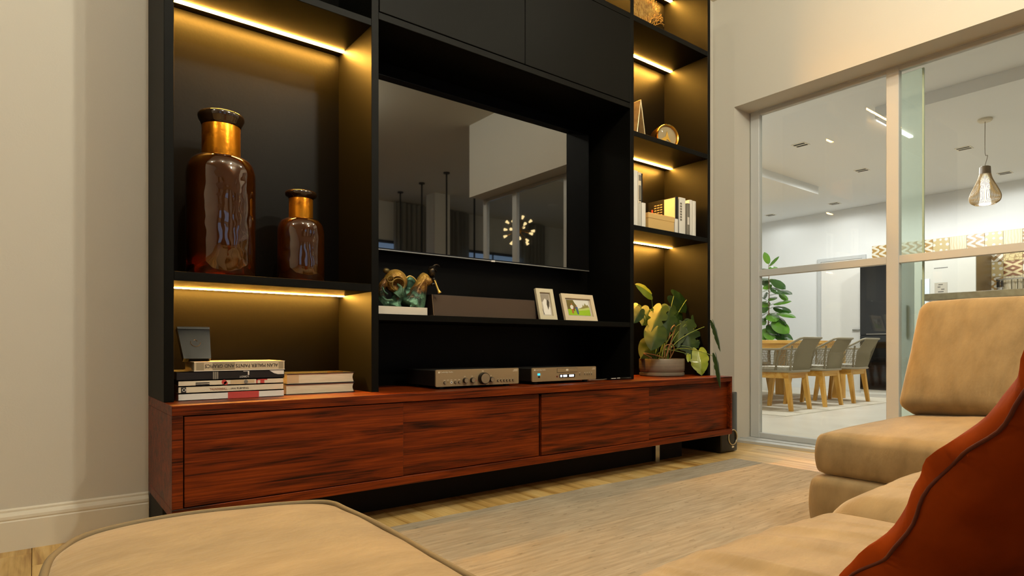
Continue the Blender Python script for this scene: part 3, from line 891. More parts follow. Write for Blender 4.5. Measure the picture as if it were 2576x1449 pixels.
photo_frame('landscape photo frame with a family walking on a green meadow', ((1414, 740), (1493, 742), (1503, 807), (1423, 805)),
    [(full, sky), ([(0, 0.3), (0, 1), (0.3, 1), (0.36, 0.8), (0.42, 0.66), (0.4, 0.5), (0.3, 0.35)], tr_),
     ([(0.42, 0.42), (0.6, 0.5), (0.68, 0.56), (0.72, 0.74), (0.76, 0.6), (0.82, 0.84), (0.88, 0.66), (0.93, 0.74), (1, 0.55), (1, 0.4)], tr2),
     ([(0, 0), (1, 0), (1, 0.56), (0.7, 0.46), (0.4, 0.42), (0, 0.38)], gr), ([(0.4, 0.42), (0.7, 0.46), (1, 0.56), (1, 0.4), (0.5, 0.3)], gr2),
     (blob(0.2, 0.53, 0.075, 0.15, 12, 1), gw), (blob(0.2, 0.72, 0.03, 0.05, 10, 2), skin), ([(0.16, 0.4), (0.25, 0.4), (0.24, 0.1), (0.17, 0.12)], skin),
     (blob(0.28, 0.4, 0.03, 0.14, 10, 3), pm('photo_brown', (110, 54, 20), 0.4)), (blob(0.4, 0.48, 0.06, 0.1, 12, 4), blu), ([(0.36, 0.4), (0.46, 0.4), (0.46, 0.06), (0.4, 0.06)], blu), (blob(0.4, 0.6, 0.035, 0.04, 10, 5), skin)],
    pm('frame_cream', (214, 196, 164), 0.4))

# ------------------------------------------------------------------ hi-fi on the console
hifi_front = pm('hifi_bronze_grey', (158, 136, 102), 0.42, metal=0.35, bump=0.05, bscale=700)
hifi_body = pm('hifi_body', (22, 20, 16), 0.5)
knob_m = pm('knob_dark', (26, 22, 17), 0.35, metal=0.3)
knob_face = pm('knob_face', (160, 148, 124), 0.3, metal=0.7)
logo_m = pm('logo_print', (222, 212, 190), 0.5)
def knob(t, x, y, z, r, d, name='knob'):
    bm = BM(); lathe(bm, [(r, 0), (r, -d * 0.75), (r * 0.94, -d)], (x, y, z), 32, axis='Y')
    k = obj(name, fixn(bm), knob_m, t, smooth=True)
    bm = BM(); lathe(bm, [(r * 0.86, -d - 0.0006), (r * 0.86, -d + 0.001)], (x, y, z), 32, axis='Y')
    obj('knob_face', fixn(bm), knob_face, k)
    return k
def hifi(name, label, cat, x0, x1, yf, depth, z0, z1):
    t = thing(name, label, cat, ((x0 + x1) / 2, yf + depth / 2, 0.541))
    obj('chassis', B(x0 + 0.006, x1 - 0.006, yf + 0.008, yf + depth, z0 + 0.002, z1 - 0.004, 0.002, 1), hifi_body, t)
    bm = BM()
    # rounded-corner front plate
    r = 0.006; pts = []
    for cx_, cz_, a0 in ((x1 - r, z0 + r, -90), (x1 - r, z1 - r, 0), (x0 + r, z1 - r, 90), (x0 + r, z0 + r, 180)):
        for k in range(5):
            a = math.radians(a0 + 90 * k / 4); pts.append(Vector((cx_ + r * math.cos(a), yf, cz_ + r * math.sin(a))))
    plate(bm, pts, (0, 0.009, 0))
    obj('front_plate', fixn(bm), hifi_front, t)
    for fx in (x0 + 0.05, x1 - 0.05):
        for fy in (yf + 0.04, yf + depth - 0.04):
            bm = BM(); lathe(bm, [(0.016, 0.541), (0.016, z0 + 0.003)], (fx, fy, 0), 18)
            obj('foot', fixn(bm), dark_metal, t)
    return t
ax0, ax1, ay = 1.478, 1.958, 2.46
az0, az1 = 0.553, 0.6325
am = hifi('amplifier', 'bronze-grey stereo amplifier with a large volume knob on the console', 'amplifier', ax0, ax1, ay, 0.32, az0, az1)
def AX(f): return ax0 + (ax1 - ax0) * f
def AZ(f): return az0 + (az1 - az0) * f
knob(am, AX(0.545), ay, AZ(0.42), 0.0285, 0.024, 'volume_knob')
for f in (0.33, 0.415, 0.645): knob(am, AX(f), ay, AZ(0.33), 0.0125, 0.015)
for k in range(6): knob(am, AX(0.732 + 0.0385 * k), ay, AZ(0.235), 0.0052, 0.005, 'button')
for f in (0.098, 0.22, 0.265): knob(am, AX(f), ay, AZ(0.235), 0.0062, 0.005, 'button')
bm = BM(); lathe(bm, [(0.0062, 0), (0.0062, -0.0015), (0.003, -0.0015)], (AX(0.175), ay, AZ(0.24)), 20, axis='Y')
jk = obj('headphone_jack', fixn(bm), wht_p, am)
bm = BM(); lathe(bm, [(0.003, -0.0017), (0.003, 0.001)], (AX(0.175), ay, AZ(0.24)), 14, axis='Y'); obj('jack_hole', fixn(bm), blk_p, jk)
bm = BM(); lathe(bm, [(0.0016, -0.0008), (0.0016, 0.001)], (AX(0.136), ay, AZ(0.24)), 12, axis='Y'); obj('sensor', fixn(bm), blk_p, am)
bm = BM(); lathe(bm, [(0.0042, -0.0008), (0.0042, 0.001)], (AX(0.457), ay, AZ(0.30)), 16, axis='Y'); obj('red_mark', fixn(bm), red_p, am)
bm = B(AX(0.026), AX(0.044), ay - 0.0006, ay + 0.001, AZ(0.80), AZ(0.90))
textbm('Cambridge Audio', 0.0105, front(AX(0.049), ay - 0.0008, AZ(0.815)), bm, width=0.068)
obj('logo', bm, logo_m, am)
bm = BM()
for f0, f1, q0, q1 in ((0.923, 0.985, 0.80, 0.825), (0.935, 0.985, 0.87, 0.91)): box(bm, AX(f0), AX(f1), ay - 0.0006, ay + 0.001, AZ(q0), AZ(q1))
for f in (0.33, 0.415, 0.645): box(bm, AX(f - 0.008), AX(f + 0.008), ay - 0.0006, ay + 0.001, AZ(0.555), AZ(0.58))
for f in (0.098, 0.136, 0.175, 0.22, 0.265): box(bm, AX(f - 0.012), AX(f + 0.010), ay - 0.0006, ay + 0.001, AZ(0.37), AZ(0.395))
for k in range(6): box(bm, AX(0.732 + 0.0385 * k - 0.004), AX(0.732 + 0.0385 * k + 0.004), ay - 0.0006, ay + 0.001, AZ(0.335), AZ(0.35))
box(bm, AX(0.533), AX(0.556), ay - 0.0006, ay + 0.001, AZ(0.845), AZ(0.88))
obj('markings', bm, logo_m, am)['kind'] = 'stuff'
for f in (0.0, ):
    am.rotation_euler = (0, 0, math.radians(-2.0))

dx0, dx1, dy = 2.049, 2.522, 2.46
dz0, dz1 = 0.556, 0.629
dv = hifi('disc_player', 'slim grey disc player with a lit white display beside the amplifier', 'disc player', dx0, dx1, dy, 0.3, dz0, dz1)
def DX(f): return dx0 + (dx1 - dx0) * f
def DZ(f): return dz0 + (dz1 - dz0) * f
bm = B(DX(0.026), DX(0.046), dy - 0.0006, dy + 0.001, DZ(0.79), DZ(0.90))
textbm('Cambridge Audio', 0.0105, front(DX(0.05), dy - 0.0008, DZ(0.80)), bm, width=0.068)
box(bm, DX(0.93), DX(0.985), dy - 0.0006, dy + 0.001, DZ(0.77), DZ(0.80)); box(bm, DX(0.94), DX(0.985), dy - 0.0006, dy + 0.001, DZ(0.85), DZ(0.88))
box(bm, DX(0.505), DX(0.54), dy - 0.0026, dy + 0.001, DZ(0.72), DZ(0.86))
for f in (0.725, 0.81, 0.848, 0.886, 0.924): box(bm, DX(f - 0.008), DX(f + 0.010), dy - 0.0006, dy + 0.001, DZ(0.53), DZ(0.56))
obj('logo', bm, logo_m, dv)['kind'] = 'stuff'
obj('disc_tray', B(DX(0.37), DX(0.685), dy - 0.002, dy + 0.002, DZ(0.62), DZ(0.90), 0.0006, 1), hifi_front, dv)
obj('tray_gap', B(DX(0.367), DX(0.688), dy - 0.0004, dy + 0.002, DZ(0.60), DZ(0.92)), blk_p, dv)
ds = obj('display', B(DX(0.405), DX(0.65), dy - 0.001, dy + 0.002, DZ(0.215), DZ(0.47), 0.0005, 1), pm('display_black', (8, 8, 9), 0.15), dv)
em = emis('display_white', (0.85, 0.9, 1.0), 1.6)
bm = BM()
for f0, f1 in ((0.418, 0.445), (0.463, 0.522), (0.556, 0.630)): box(bm, DX(f0), DX(f1), dy - 0.0016, dy, DZ(0.27), DZ(0.43))
obj('display_characters', bm, em, ds)
obj('power_light', B(DX(0.077), DX(0.115), dy - 0.001, dy + 0.001, DZ(0.45), DZ(0.60)), emis('cyan_light', (0.05, 0.65, 1.0), 1.2), dv)
obj('power_button', B(DX(0.085), DX(0.112), dy - 0.002, dy + 0.001, DZ(0.29), DZ(0.39), 0.0008, 1), knob_m, dv)
bm = BM(); lathe(bm, [(0.0045, -0.001), (0.0045, 0.001)], (DX(0.368), dy, DZ(0.32)), 16, axis='Y'); obj('remote_sensor', fixn(bm), pm('dark_red', (96, 14, 10), 0.3), dv)
for f in (0.725, 0.81, 0.848, 0.886, 0.924): obj('button', B(DX(f - 0.006), DX(f + 0.008), dy - 0.003, dy + 0.001, DZ(0.36), DZ(0.47), 0.001, 1), knob_face, dv)

hub = thing('media_player', 'small flat black media box with a cable, by the divider on the console', 'media box', (2.72, 2.56, 0.541))
hx0, hx1 = P(1535, 950, 'Y', 2.5).x, P(1590, 950, 'Y', 2.5).x
obj('case', B(hx0, hx1 - 0.005, 2.5, 2.62, 0.541, 0.556, 0.003, 2), pm('gloss_black', (8, 8, 8), 0.12), hub, smooth=True)
bm = BM(); box(bm, hx0 + 0.01, hx0 + 0.05, 2.4994, 2.502, 0.550, 0.5535); box(bm, hx0 + 0.06, hx0 + 0.085, 2.4994, 2.502, 0.5505, 0.5545)
obj('front_marks', bm, wht_p, hub)
bm = BM(); tube(bm, smoothpath([Vector((hx0 + 0.005, 2.53, 0.548)), Vector((hx0 - 0.05, 2.525, 0.546)), Vector((hx0 - 0.12, 2.56, 0.544))], 5), 0.0025, 6)
obj('cable', bm, pm('cable_grey', (110, 96, 76), 0.5), hub)

# ------------------------------------------------------------------ right-hand bay: sea fan, frame, clock, books, box
gold_coral = pm('golden_coral', (205, 160, 74), 0.55, col2=(150, 104, 40), vscale=30)
fan = thing('sea_fan', 'dried golden sea fan of fine branches standing on the top right shelf', 'coral', (3.275, 2.70, 2.774))
r5 = random.Random(11)
segs = []
def grow(p, ang, ln, rad, depth):
    if depth == 0 or ln < 0.008: return
    q = (p[0] + ln * math.sin(ang), p[1] + ln * math.cos(ang))
    segs.append((p, q, rad, rad * 0.78, r5.uniform(-0.004, 0.004)))
    if depth > 4: k = 3 if r5.random() < 0.35 else 2
    else: k = 2 if r5.random() < 0.85 else 1
    for i in range(k):
        sp_ = r5.uniform(0.16, 0.5) * (1 if i % 2 else -1) if k > 1 else r5.uniform(-0.2, 0.2)
        grow(q, ang + sp_ + (0 if i < 2 else r5.uniform(-0.1, 0.1)), ln * r5.uniform(0.74, 0.92), rad * 0.76, depth - 1)
for a0 in (-1.4, -1.2, -1.0, -0.8, -0.62, -0.44, -0.26, -0.1, 0.06, 0.2, 0.36, 0.52, 0.7, 0.9, 1.1, 1.3, 1.5):
    grow((0.0 + a0 * 0.012, 0.01), a0, 0.062 + r5.random() * 0.02, 0.0042, 8)
bm = BM()
for p, q, ra, rb, dy_ in segs[:4200]:
    tube(bm, [Vector((3.275 + p[0] * 0.82, 2.70 + dy_, 2.79 + p[1] * 0.82)), Vector((3.275 + q[0] * 0.82, 2.70 + dy_ * 1.5, 2.79 + q[1] * 0.82))], [max(ra, 0.0015), max(rb, 0.0015)], 5, cap=False)
obj('branches', bm, gold_coral, fan, smooth='all')
bm = BM(); lathe(bm, [(0.03, 2.774), (0.032, 2.784), (0.022, 2.79), (0.010, 2.80)], (3.275, 2.70, 0), 20)
obj('foot', fixn(bm), gold_coral, fan, smooth=True)

S2 = 2.0645
af = thing('folding_photo_frame', 'hinged pale photo frame standing like a tent beside the gold clock', 'photo frame', (3.0, 2.62, S2))
gilt = pm('gilt_edge', (222, 200, 150), 0.35, metal=0.4)
ax_r, top_z = 3.052, 2.305
for sgn, nm in ((1, 'leaf'), (-1, 'leaf')):
    bm = BM()
    foot = ax_r - 0.016 + sgn * 0.042
    y0_, y1_ = 2.57, 2.74
    plate(bm, [Vector((ax_r - 0.02, y0_, top_z)), Vector((foot, y0_, S2)), Vector((foot, y1_, S2)), Vector((ax_r - 0.02, y1_, top_z))], (0.006, 0, 0))
    lf = obj(nm, fixn(bm), pm('beige_card', (188, 152, 96), 0.6, col2=(150, 116, 70), vscale=30), af)
    bm = BM()
    tube(bm, [Vector((ax_r - 0.017, y0_ - 0.002, top_z)), Vector((foot + 0.003, y0_ - 0.002, S2 + 0.003)), Vector((foot + 0.003, y1_, S2 + 0.003)), Vector((ax_r - 0.017, y1_, top_z))], 0.004, 6, closed=True)
    obj('leaf_edge', bm, gilt, lf)
ck = thing('desk_clock', 'round gold drum clock with a glass face on the shelf under the sea fan', 'clock', (3.36, 2.64, S2))
ca_ = math.radians(-18)
Mck = Matrix.Translation((3.365, 2.615, S2 + 0.088)) @ Matrix.Rotation(ca_, 4, 'Z')
goldp = pm('polished_gold', (222, 160, 60), 0.16, metal=1.0)
bm = BM()
lathe(bm, [(0.070, 0.10), (0.084, 0.085), (0.088, 0.04), (0.088, 0.0), (0.084, -0.006), (0.077, -0.004), (0.075, 0.012), (0.0, 0.014)], (0, 0, 0), 56, axis='Y', cap=True)
bmesh.ops.transform(bm, matrix=Mck, verts=bm.verts); obj('drum', fixn(bm), goldp, ck, smooth=True)
bm = BM(); lathe(bm, [(0.074, 0.010), (0.074, 0.0115)], (0, 0, 0), 40, axis='Y'); bmesh.ops.transform(bm, matrix=Mck, verts=bm.verts)
obj('dial', fixn(bm), pm('silver_dial', (178, 160, 124), 0.3, metal=0.5), ck)
bm = BM(); plate(bm, [Mck @ Vector(v) for v in ((-0.05, 0.006, -0.02), (-0.01, 0.006, 0.005), (0.0, 0.006, 0.04), (0.012, 0.006, 0.004), (0.03, 0.006, -0.03), (0.0, 0.006, -0.012), (-0.03, 0.006, -0.045))], (0, 0.002, 0))
obj('star_hand', fixn(bm), pm('star_gold', (240, 190, 84), 0.3, metal=0.7), ck)
bm = BM(); lathe(bm, [(0.0, -0.016), (0.03, -0.0135), (0.055, -0.008), (0.075, 0.0)], (0, 0, 0), 40, axis='Y', cap=False); bmesh.ops.transform(bm, matrix=Mck, verts=bm.verts)
obj('glass', fixn(bm), glass('clock_glass', (0.98, 0.98, 0.97)), ck, smooth='all')
bm = BM(); box(bm, -0.03, 0.03, 0.01, 0.08, -0.088, -0.079, M=Mck); obj('foot', bm, goldp, ck)

S3 = 1.4875
def book_up(label, x0, x1, y0, depth, h, cover, group='books on the right-hand shelf', spine_c=None, pages=True):
    t = thing('book', label, 'book', ((x0 + x1) / 2, y0 + depth / 2, S3), group)
    th = 0.0022
    bm = BM()
    box(bm, x0, x0 + th, y0, y0 + depth, S3, S3 + h); box(bm, x1 - th, x1, y0, y0 + depth, S3, S3 + h)
    # rounded spine
    n = 6; cx_ = (x0 + x1) / 2; w = (x1 - x0) / 2
    pts = [Vector((cx_ - w * math.cos(math.pi * k / n), y0 - min(w, 0.006) * 0.6 * math.sin(math.pi * k / n), S3)) for k in range(n + 1)]
    pts += [Vector((x1, y0 + th, S3)), Vector((x0, y0 + th, S3))]
    plate(bm, pts, (0, 0, h))
    obj('cover', fixn(bm), cover, t)
    if pages: obj('pages', B(x0 + th, x1 - th, y0 + th, y0 + depth - 0.004, S3 + 0.003, S3 + h - 0.003), page_m, t)
    return t
def XB(px, y=2.56): return P(px, 560, 'Y', y).x
t_ = book_up('tall white book at the divider end of the shelf', 2.902, XB(1604.5), 2.56, 0.22, 0.358, white_c)
t_ = book_up('tall book with a patterned grey and cream spine next to the white one', XB(1604.9), XB(1613), 2.56, 0.22, 0.352, cream_c)
bm = BM(); xa, xb_ = XB(1606), XB(1612)
for za, zb, in ((0.30, 0.335), (0.18, 0.27), (0.02, 0.09)): box(bm, xa, xb_, 2.5555, 2.561, S3 + za, S3 + zb)
obj('spine_panels', bm, grey_c, t_)['kind'] = 'stuff'
bm = BM()
for k in range(9): box(bm, xa + 0.003, xb_ - 0.003, 2.555, 2.561, S3 + 0.035 + 0.017 * k, S3 + 0.041 + 0.017 * k)
obj('spine_lines', bm, blk_p, t_)
book_up('tall slim black book behind the short white one', XB(1614), XB(1621), 2.575, 0.21, 0.355, blk_c)
book_up('short white book with its back to the cream box', XB(1614.5, 2.53), XB(1624, 2.53), 2.53, 0.04, 0.155, white_c, pages=False)
bx = thing('keepsake_box', 'small cream lidded card box among the books', 'box', (3.22, 2.6, S3))
card = pm('cream_card', (214, 178, 112), 0.6)
bx0, bx1 = XB(1631.5, 2.535), XB(1697, 2.535)
obj('body', B(bx0 + 0.002, bx1 - 0.002, 2.537, 2.655, S3, S3 + 0.086, 0.001, 1), card, bx)
obj('lid', B(bx0, bx1, 2.535, 2.657, S3 + 0.072, S3 + 0.106, 0.0015, 1), card, bx)
# large black book set across the row, its cover turned to the divider
ex = XB(1700)
t_ = book_up('thick book with a black and cream cover standing behind the cream box', ex, XB(1706.6), 2.562, 0.23, 0.255, blk_c)
obj('cover_panel', B(ex - 0.0008, ex, 2.566, 2.655, S3 + 0.01, S3 + 0.25), cream_c, t_)
bm = BM(); box(bm, ex - 0.0008, ex, 2.752, 2.764, S3 + 0.10, S3 + 0.2); obj('cover_red_strip', bm, red_p, t_)
bm = BM()
for k in range(8):
    for j in range(3): box(bm, ex - 0.0008, ex, 2.672 + 0.025 * j, 2.69 + 0.025 * j, S3 + 0.1 + 0.017 * k, S3 + 0.106 + 0.017 * k)
obj('cover_text', bm, tan_p, t_)
book_up('very short white booklet standing in front of the black and cream book', XB(1697.5, 2.535), XB(1705.5, 2.535), 2.535, 0.02, 0.098, white_c, pages=False)
t_ = book_up('white book with a column of grey lettering on its spine', XB(1707.5), XB(1723.5), 2.558, 0.2, 0.256, white_c)
bm = BM()
for k in range(7): box(bm, XB(1709.5), XB(1713.5), 2.5535, 2.559, S3 + 0.10 + 0.018 * k, S3 + 0.112 + 0.018 * k)
obj('spine_lettering', bm, grey_c, t_)
t_ = book_up('grey booklet with a white spine label between white books', XB(1724), XB(1732.5), 2.55, 0.16, 0.224, grey_c)
obj('spine_label', B(XB(1725.5), XB(1729.5), 2.5455, 2.551, S3 + 0.08, S3 + 0.13), wht_p, t_)
book_up('plain white book to the wall side of the grey booklet', XB(1733), XB(1740.6), 2.556, 0.2, 0.254, white_c)
book_up('slim plain white book at the end of the row by the unit side', XB(1741), XB(1749), 2.556, 0.2, 0.252, white_c)

# ------------------------------------------------------------------ potted monstera
PC = Vector((3.385, 2.68, 0.541))
mon = thing('potted_monstera', 'leafy green split-leaf plant in a round grey pot on the console', 'potted plant', PC)
pot_m = pm('brushed_grey_pot', (112, 100, 84), 0.5, metal=0.25, col2=(138, 124, 104), vscale=5, stretch=(1, 1, 40))
RP = 0.152
bm = BM(); lathe(bm, [(RP * 0.93, 0.024), (RP * 0.985, 0.034), (RP, 0.05), (RP, 0.112), (RP * 0.985, 0.117), (RP * 0.93, 0.117), (RP * 0.92, 0.09), (0.0, 0.09)], PC, 56, cap=False)
pot = obj('pot', fixn(bm), pot_m, mon, smooth=True)
bm = BM(); lathe(bm, [(0.0, 0.0), (RP * 0.94, 0.0), (RP * 0.99, 0.006), (RP * 0.99, 0.022), (RP * 0.95, 0.026), (0.0, 0.026)], PC, 56, cap=False)
obj('saucer', fixn(bm), pot_m, mon, smooth=True)
bm = BM(); lathe(bm, [(0.0, 0.096), (RP * 0.9, 0.094), (RP * 0.925, 0.085)], PC, 40, cap=False)
obj('soil', fixn(bm), pm('dark_soil', (34, 24, 16), 0.95, bump=0.5, bscale=80), mon)
leaf_m = pm('monstera_leaf', (22, 40, 4), 0.5, col2=(40, 60, 5), vscale=9, ior=1.33)
leaf_y = pm('young_leaf', (104, 124, 14), 0.4, col2=(130, 142, 24), vscale=9, coat=0.2)
stem_m = pm('leaf_stem', (92, 112, 40), 0.5)
root_m = pm('aerial_root', (150, 104, 58), 0.6)
def leaf_bm(b, t, n, width, split=0.0, fold=0.25, curl=0.2, seed=0, rows=40, cols=5, heart=0.3, thin=0.0006, ell=False):
    """leaf blade from base b to tip t, face normal hint n; split gives notched edges, with real thickness"""
    r_ = random.Random(seed)
    d = (t - b); ln = d.length; d.normalize()
    s = d.cross(n).normalized(); n = s.cross(d).normalized()
    bm = BM()
    notch = [[r_.uniform(0.34, 0.40), r_.uniform(0.52, 0.58), r_.uniform(0.70, 0.76)] for _ in (0, 1)]
    hb = heart
    ctrl = [(0, 0.0), (0.30, -0.55 * hb), (0.70, -0.45 * hb), (0.98, 0.14), (1.0, 0.34), (0.80, 0.60), (0.46, 0.84), (0.14, 0.97), (0, 1.03)]
    if ell: ctrl = [(0, 0.0), (0.42, 0.05), (0.84, 0.24), (1.0, 0.48), (0.86, 0.72), (0.5, 0.9), (0.14, 0.99), (0, 1.04)]
    outl_ = smoothpath([Vector((p, q, 0)) for p, q in ctrl], 6)
    m_ = len(outl_) - 1
    for side in (0, 1):
        halves = []
        for sg in (0, 1):
            sgn = -1 if sg == 0 else 1
            grid = []
            for i, o_ in enumerate(outl_):
                v = i / m_
                k = 0
                if split:
                    for nv in notch[sg]: k = max(k, math.exp(-((v - nv) / 0.028) ** 4))
                row = []
                for j in range(cols + 1):
                    q = j / cols
                    uu = o_.x * q * (1 - split * k * (0.55 if q > 0.5 else 0.0) * (q - 0.3) / 0.7)
                    vv = v + (o_.y - v) * q
                    z_ = -fold * uu * width * 0.5 + curl * ln * (-(vv - 0.3) ** 2) * 0.6 + 0.012 * math.sin(vv * 17 + uu * 3 + seed) * width * uu
                    row.append(bm.verts.new(b + d * (vv * ln) + s * (sgn * uu * width * 0.5) + n * (z_ - (thin if side else 0))))
                grid.append(row)
            for i in range(m_):
                for j in range(cols):
                    f = (grid[i][j], grid[i][j + 1], grid[i + 1][j + 1], grid[i + 1][j])
                    bm.faces.new(f if (side + sg) % 2 == 0 else tuple(reversed(f)))
    bmesh.ops.remove_doubles(bm, verts=bm.verts, dist=0.00005)
    return bm
def LP(cx_, cy_, y): return P(1540 + cx_ * 0.3312, 680 + cy_ * 0.3312, 'Y', y)
cdir = Vector((-0.45, -0.8, 0.25))
# base (crop px), tip (crop px), depth of base / tip, width m, split, material, normal hint
leaves = [
 ((297, 178), (188, 103), 2.66, 2.62, 0.11, 0, 'y', (-0.55, -0.7, 0.35)),
 ((468, 195), (606, 318), 2.70, 2.66, 0.15, 0, 'g', (-0.6, -0.7, 0.35)),
 ((600, 180), (740, 292), 2.68, 2.66, 0.11, 0.5, 'g', (-0.3, -0.8, 0.5)),
 ((375, 280), (292, 470), 2.66, 2.60, 0.15, 0.6, 'g', (-0.75, -0.6, 0.2)),
 ((440, 292), (408, 498), 2.64, 2.57, 0.18, 0.75, 'g', (-0.5, -0.85, 0.2)),
 ((455, 285), (502, 420), 2.68, 2.64, 0.12, 0.5, 'g', (-0.3, -0.9, 0.3)),
 ((348, 425), (300, 597), 2.60, 2.54, 0.185, 0, 'g', (-0.65, -0.75, 0.2)),
 ((495, 310), (590, 352), 2.72, 2.70, 0.12, 0, 'g', (-0.6, -0.7, 0.4)),
 ((600, 375), (668, 502), 2.62, 2.58, 0.155, 0, 'g', (-0.55, -0.8, 0.25)),
 ((558, 410), (604, 662), 2.62, 2.54, 0.235, 0.8, 'g', (-0.6, -0.78, 0.2)),
 ((520, 405), (497, 585), 2.64, 2.60, 0.12, 0.6, 'g', (-0.75, -0.6, 0.2)),
 ((655, 612), (682, 792), 2.52, 2.47, 0.165, 0.2, 'y', (-0.65, -0.75, 0.2)),
 ((690, 530), (735, 684), 2.56, 2.53, 0.115, 0.4, 'g', (-0.4, -0.9, 0.2)),
 ((773, 408), (832, 612), 2.50, 2.47, 0.085, 0.3, 'g', (0.1, -0.9, 0.3)),
 ((792, 664), (834, 895), 2.325, 2.30, 0.085, 0.3, 'g', (0.1, -0.9, 0.3)),
 ((218, 295), (168, 395), 2.64, 2.61, 0.10, 0, 'g', (-0.3, -0.8, 0.5)),
 ((285, 295), (232, 412), 2.78, 2.75, 0.15, 0, 'g', (-0.5, -0.8, 0.3)),
 ((310, 540), (225, 660), 2.74, 2.70, 0.17, 0, 'g', (-0.5, -0.8, 0.3)),
 ((585, 640), (578, 695), 2.52, 2.50, 0.04, 0, 'y', (-0.5, -0.8, 0.3)),
 ((198, 258), (166, 302), 2.70, 2.67, 0.08, 0, 'g', (-0.4, -0.7, 0.5)),
]
origins = [(380, 660), (400, 660), (360, 665), (420, 660), (440, 660)]
for i, (bp_, tp_, yb_, yt_, wd, spl, mt, nh) in enumerate(leaves):
    b3_, t3_ = LP(*bp_, yb_), LP(*tp_, yt_)
    bm = leaf_bm(b3_, t3_, Vector(nh), wd * 0.82, spl, 0.28, 0.18, i)
    lf = obj('leaf', fixn(bm), leaf_y if mt == 'y' else leaf_m, mon, smooth='all')
    o3 = PC + Vector((math.sin(i * 2.4) * 0.045, math.cos(i * 1.7) * 0.035, 0.09))
    mid = o3 * 0.45 + b3_ * 0.55 + Vector((0, 0.01, 0.06 + 0.02 * (i % 3)))
    mid.y = min(mid.y, 2.84)
    bm = BM(); pth = bez(o3, o3 + Vector((0, 0, 0.12)), mid, b3_, 12)
    tube(bm, pth, [0.0046 - 0.00022 * k for k in range(13)], 7)
    obj('stem', bm, stem_m, mon, smooth='all')
for i, (p0, p1, p2) in enumerate((((430, 520), (450, 440), (475, 440)), ((300, 665), (240, 630), (350, 650)), ((410, 650), (440, 560), (470, 600)), ((395, 660), (400, 580), (440, 575)))):
    bm = BM(); tube(bm, smoothpath([LP(*p0, 2.60), LP(*p1, 2.585), LP(*p2, 2.59), PC + Vector((0.02 * i - 0.03, -0.05, 0.10))], 6), 0.0035, 7)
    obj('aerial_root', bm, root_m, mon, smooth='all')

# ------------------------------------------------------------------ floor-standing speaker behind the console end
sw = thing('subwoofer', 'black floor speaker with a pale port ring behind the console end', 'speaker', (3.835, 2.65, 0.0))
swm = pm('speaker_black', (20, 20, 18), 0.3); swf = pm('speaker_baffle', (28, 28, 25), 0.42)
sx0_, sx1_, sf = 3.735, 3.937, 2.452
obj('cabinet', B(sx0_, sx1_, sf, 2.862, 0.004, 0.418, 0.006, 2), swm, sw, smooth=True)
bm = BM(); n = 12
pts = [Vector((sx0_ + 0.008 + (sx1_ - sx0_ - 0.016) * k / n, sf - 0.002 - 0.016 * math.sin(math.pi * k / n), 0.02)) for k in range(n + 1)]
pts += [Vector((sx1_ - 0.008, sf + 0.002, 0.02)), Vector((sx0_ + 0.008, sf + 0.002, 0.02))]
plate(bm, pts, (0, 0, 0.39)); obj('baffle', fixn(bm), swf, sw, smooth=True)
pc = Vector((3.852, sf - 0.017, 0.106))
bm = BM(); tube(bm, [pc + Vector((0.052 * math.cos(a), -0.002, 0.052 * math.sin(a))) for a in [2 * math.pi * k / 40 for k in range(40)]], 0.0042, 8, closed=True)
obj('port_ring', bm, pm('ring_champagne', (196, 178, 140), 0.3, metal=0.6), sw, smooth='all')
bm = BM(); lathe(bm, [(0.05, -0.0015), (0.044, 0.006), (0.02, 0.012), (0.0, 0.012)], pc, 32, axis='Y', cap=False)
obj('port', fixn(bm), pm('port_black', (8, 8, 8), 0.25), sw, smooth='all')
bm = BM(); box(bm, 3.842, 3.852, sf - 0.0195, sf - 0.014, 0.032, 0.045); box(bm, 3.854, 3.866, sf - 0.0195, sf - 0.014, 0.034, 0.043)
obj('badge', bm, logo_m, sw)
for fx in (sx0_ + 0.02, sx1_ - 0.02):
    obj('foot', B(fx - 0.012, fx + 0.012, sf + 0.03, sf + 0.06, 0.0, 0.006), dark_metal, sw)

# ------------------------------------------------------------------ rug
rug_m, nt, b = newmat('ribbed_wool_rug')
N, L = nt.nodes, nt.links
tc = N.new('ShaderNodeTexCoord')
mp = N.new('ShaderNodeMapping'); mp.inputs['Scale'].default_value = (5, 60, 1); L.new(tc.outputs['Object'], mp.inputs[0])
n1 = N.new('ShaderNodeTexNoise'); n1.inputs['Scale'].default_value = 1.0; n1.inputs['Detail'].default_value = 6; L.new(mp.outputs[0], n1.inputs['Vector'])
mpb = N.new('ShaderNodeMapping'); mpb.inputs['Scale'].default_value = (16, 50, 1); L.new(tc.outputs['Object'], mpb.inputs[0])
n2 = N.new('ShaderNodeTexNoise'); n2.inputs['Scale'].default_value = 1.0; n2.inputs['Detail'].default_value = 2; L.new(mpb.outputs[0], n2.inputs['Vector'])
rp = N.new('ShaderNodeValToRGB'); rp.color_ramp.elements[0].position = 0.3; rp.color_ramp.elements[0].color = lin((136, 124, 104)) + (1,)
rp.color_ramp.elements[1].position = 0.68; rp.color_ramp.elements[1].color = lin((164, 152, 131)) + (1,)
L.new(n1.outputs['Fac'], rp.inputs['Fac'])
rp2 = N.new('ShaderNodeValToRGB'); rp2.color_ramp.elements[0].position = 0.30; rp2.color_ramp.elements[0].color = (0.72, 0.70, 0.67, 1)
rp2.color_ramp.elements[1].position = 0.36; rp2.color_ramp.elements[1].color = (1, 1, 1, 1)
L.new(n2.outputs['Fac'], rp2.inputs['Fac'])
mm = N.new('ShaderNodeMix'); mm.data_type = 'RGBA'; mm.blend_type = 'MULTIPLY'; mm.inputs[0].default_value = 1.0
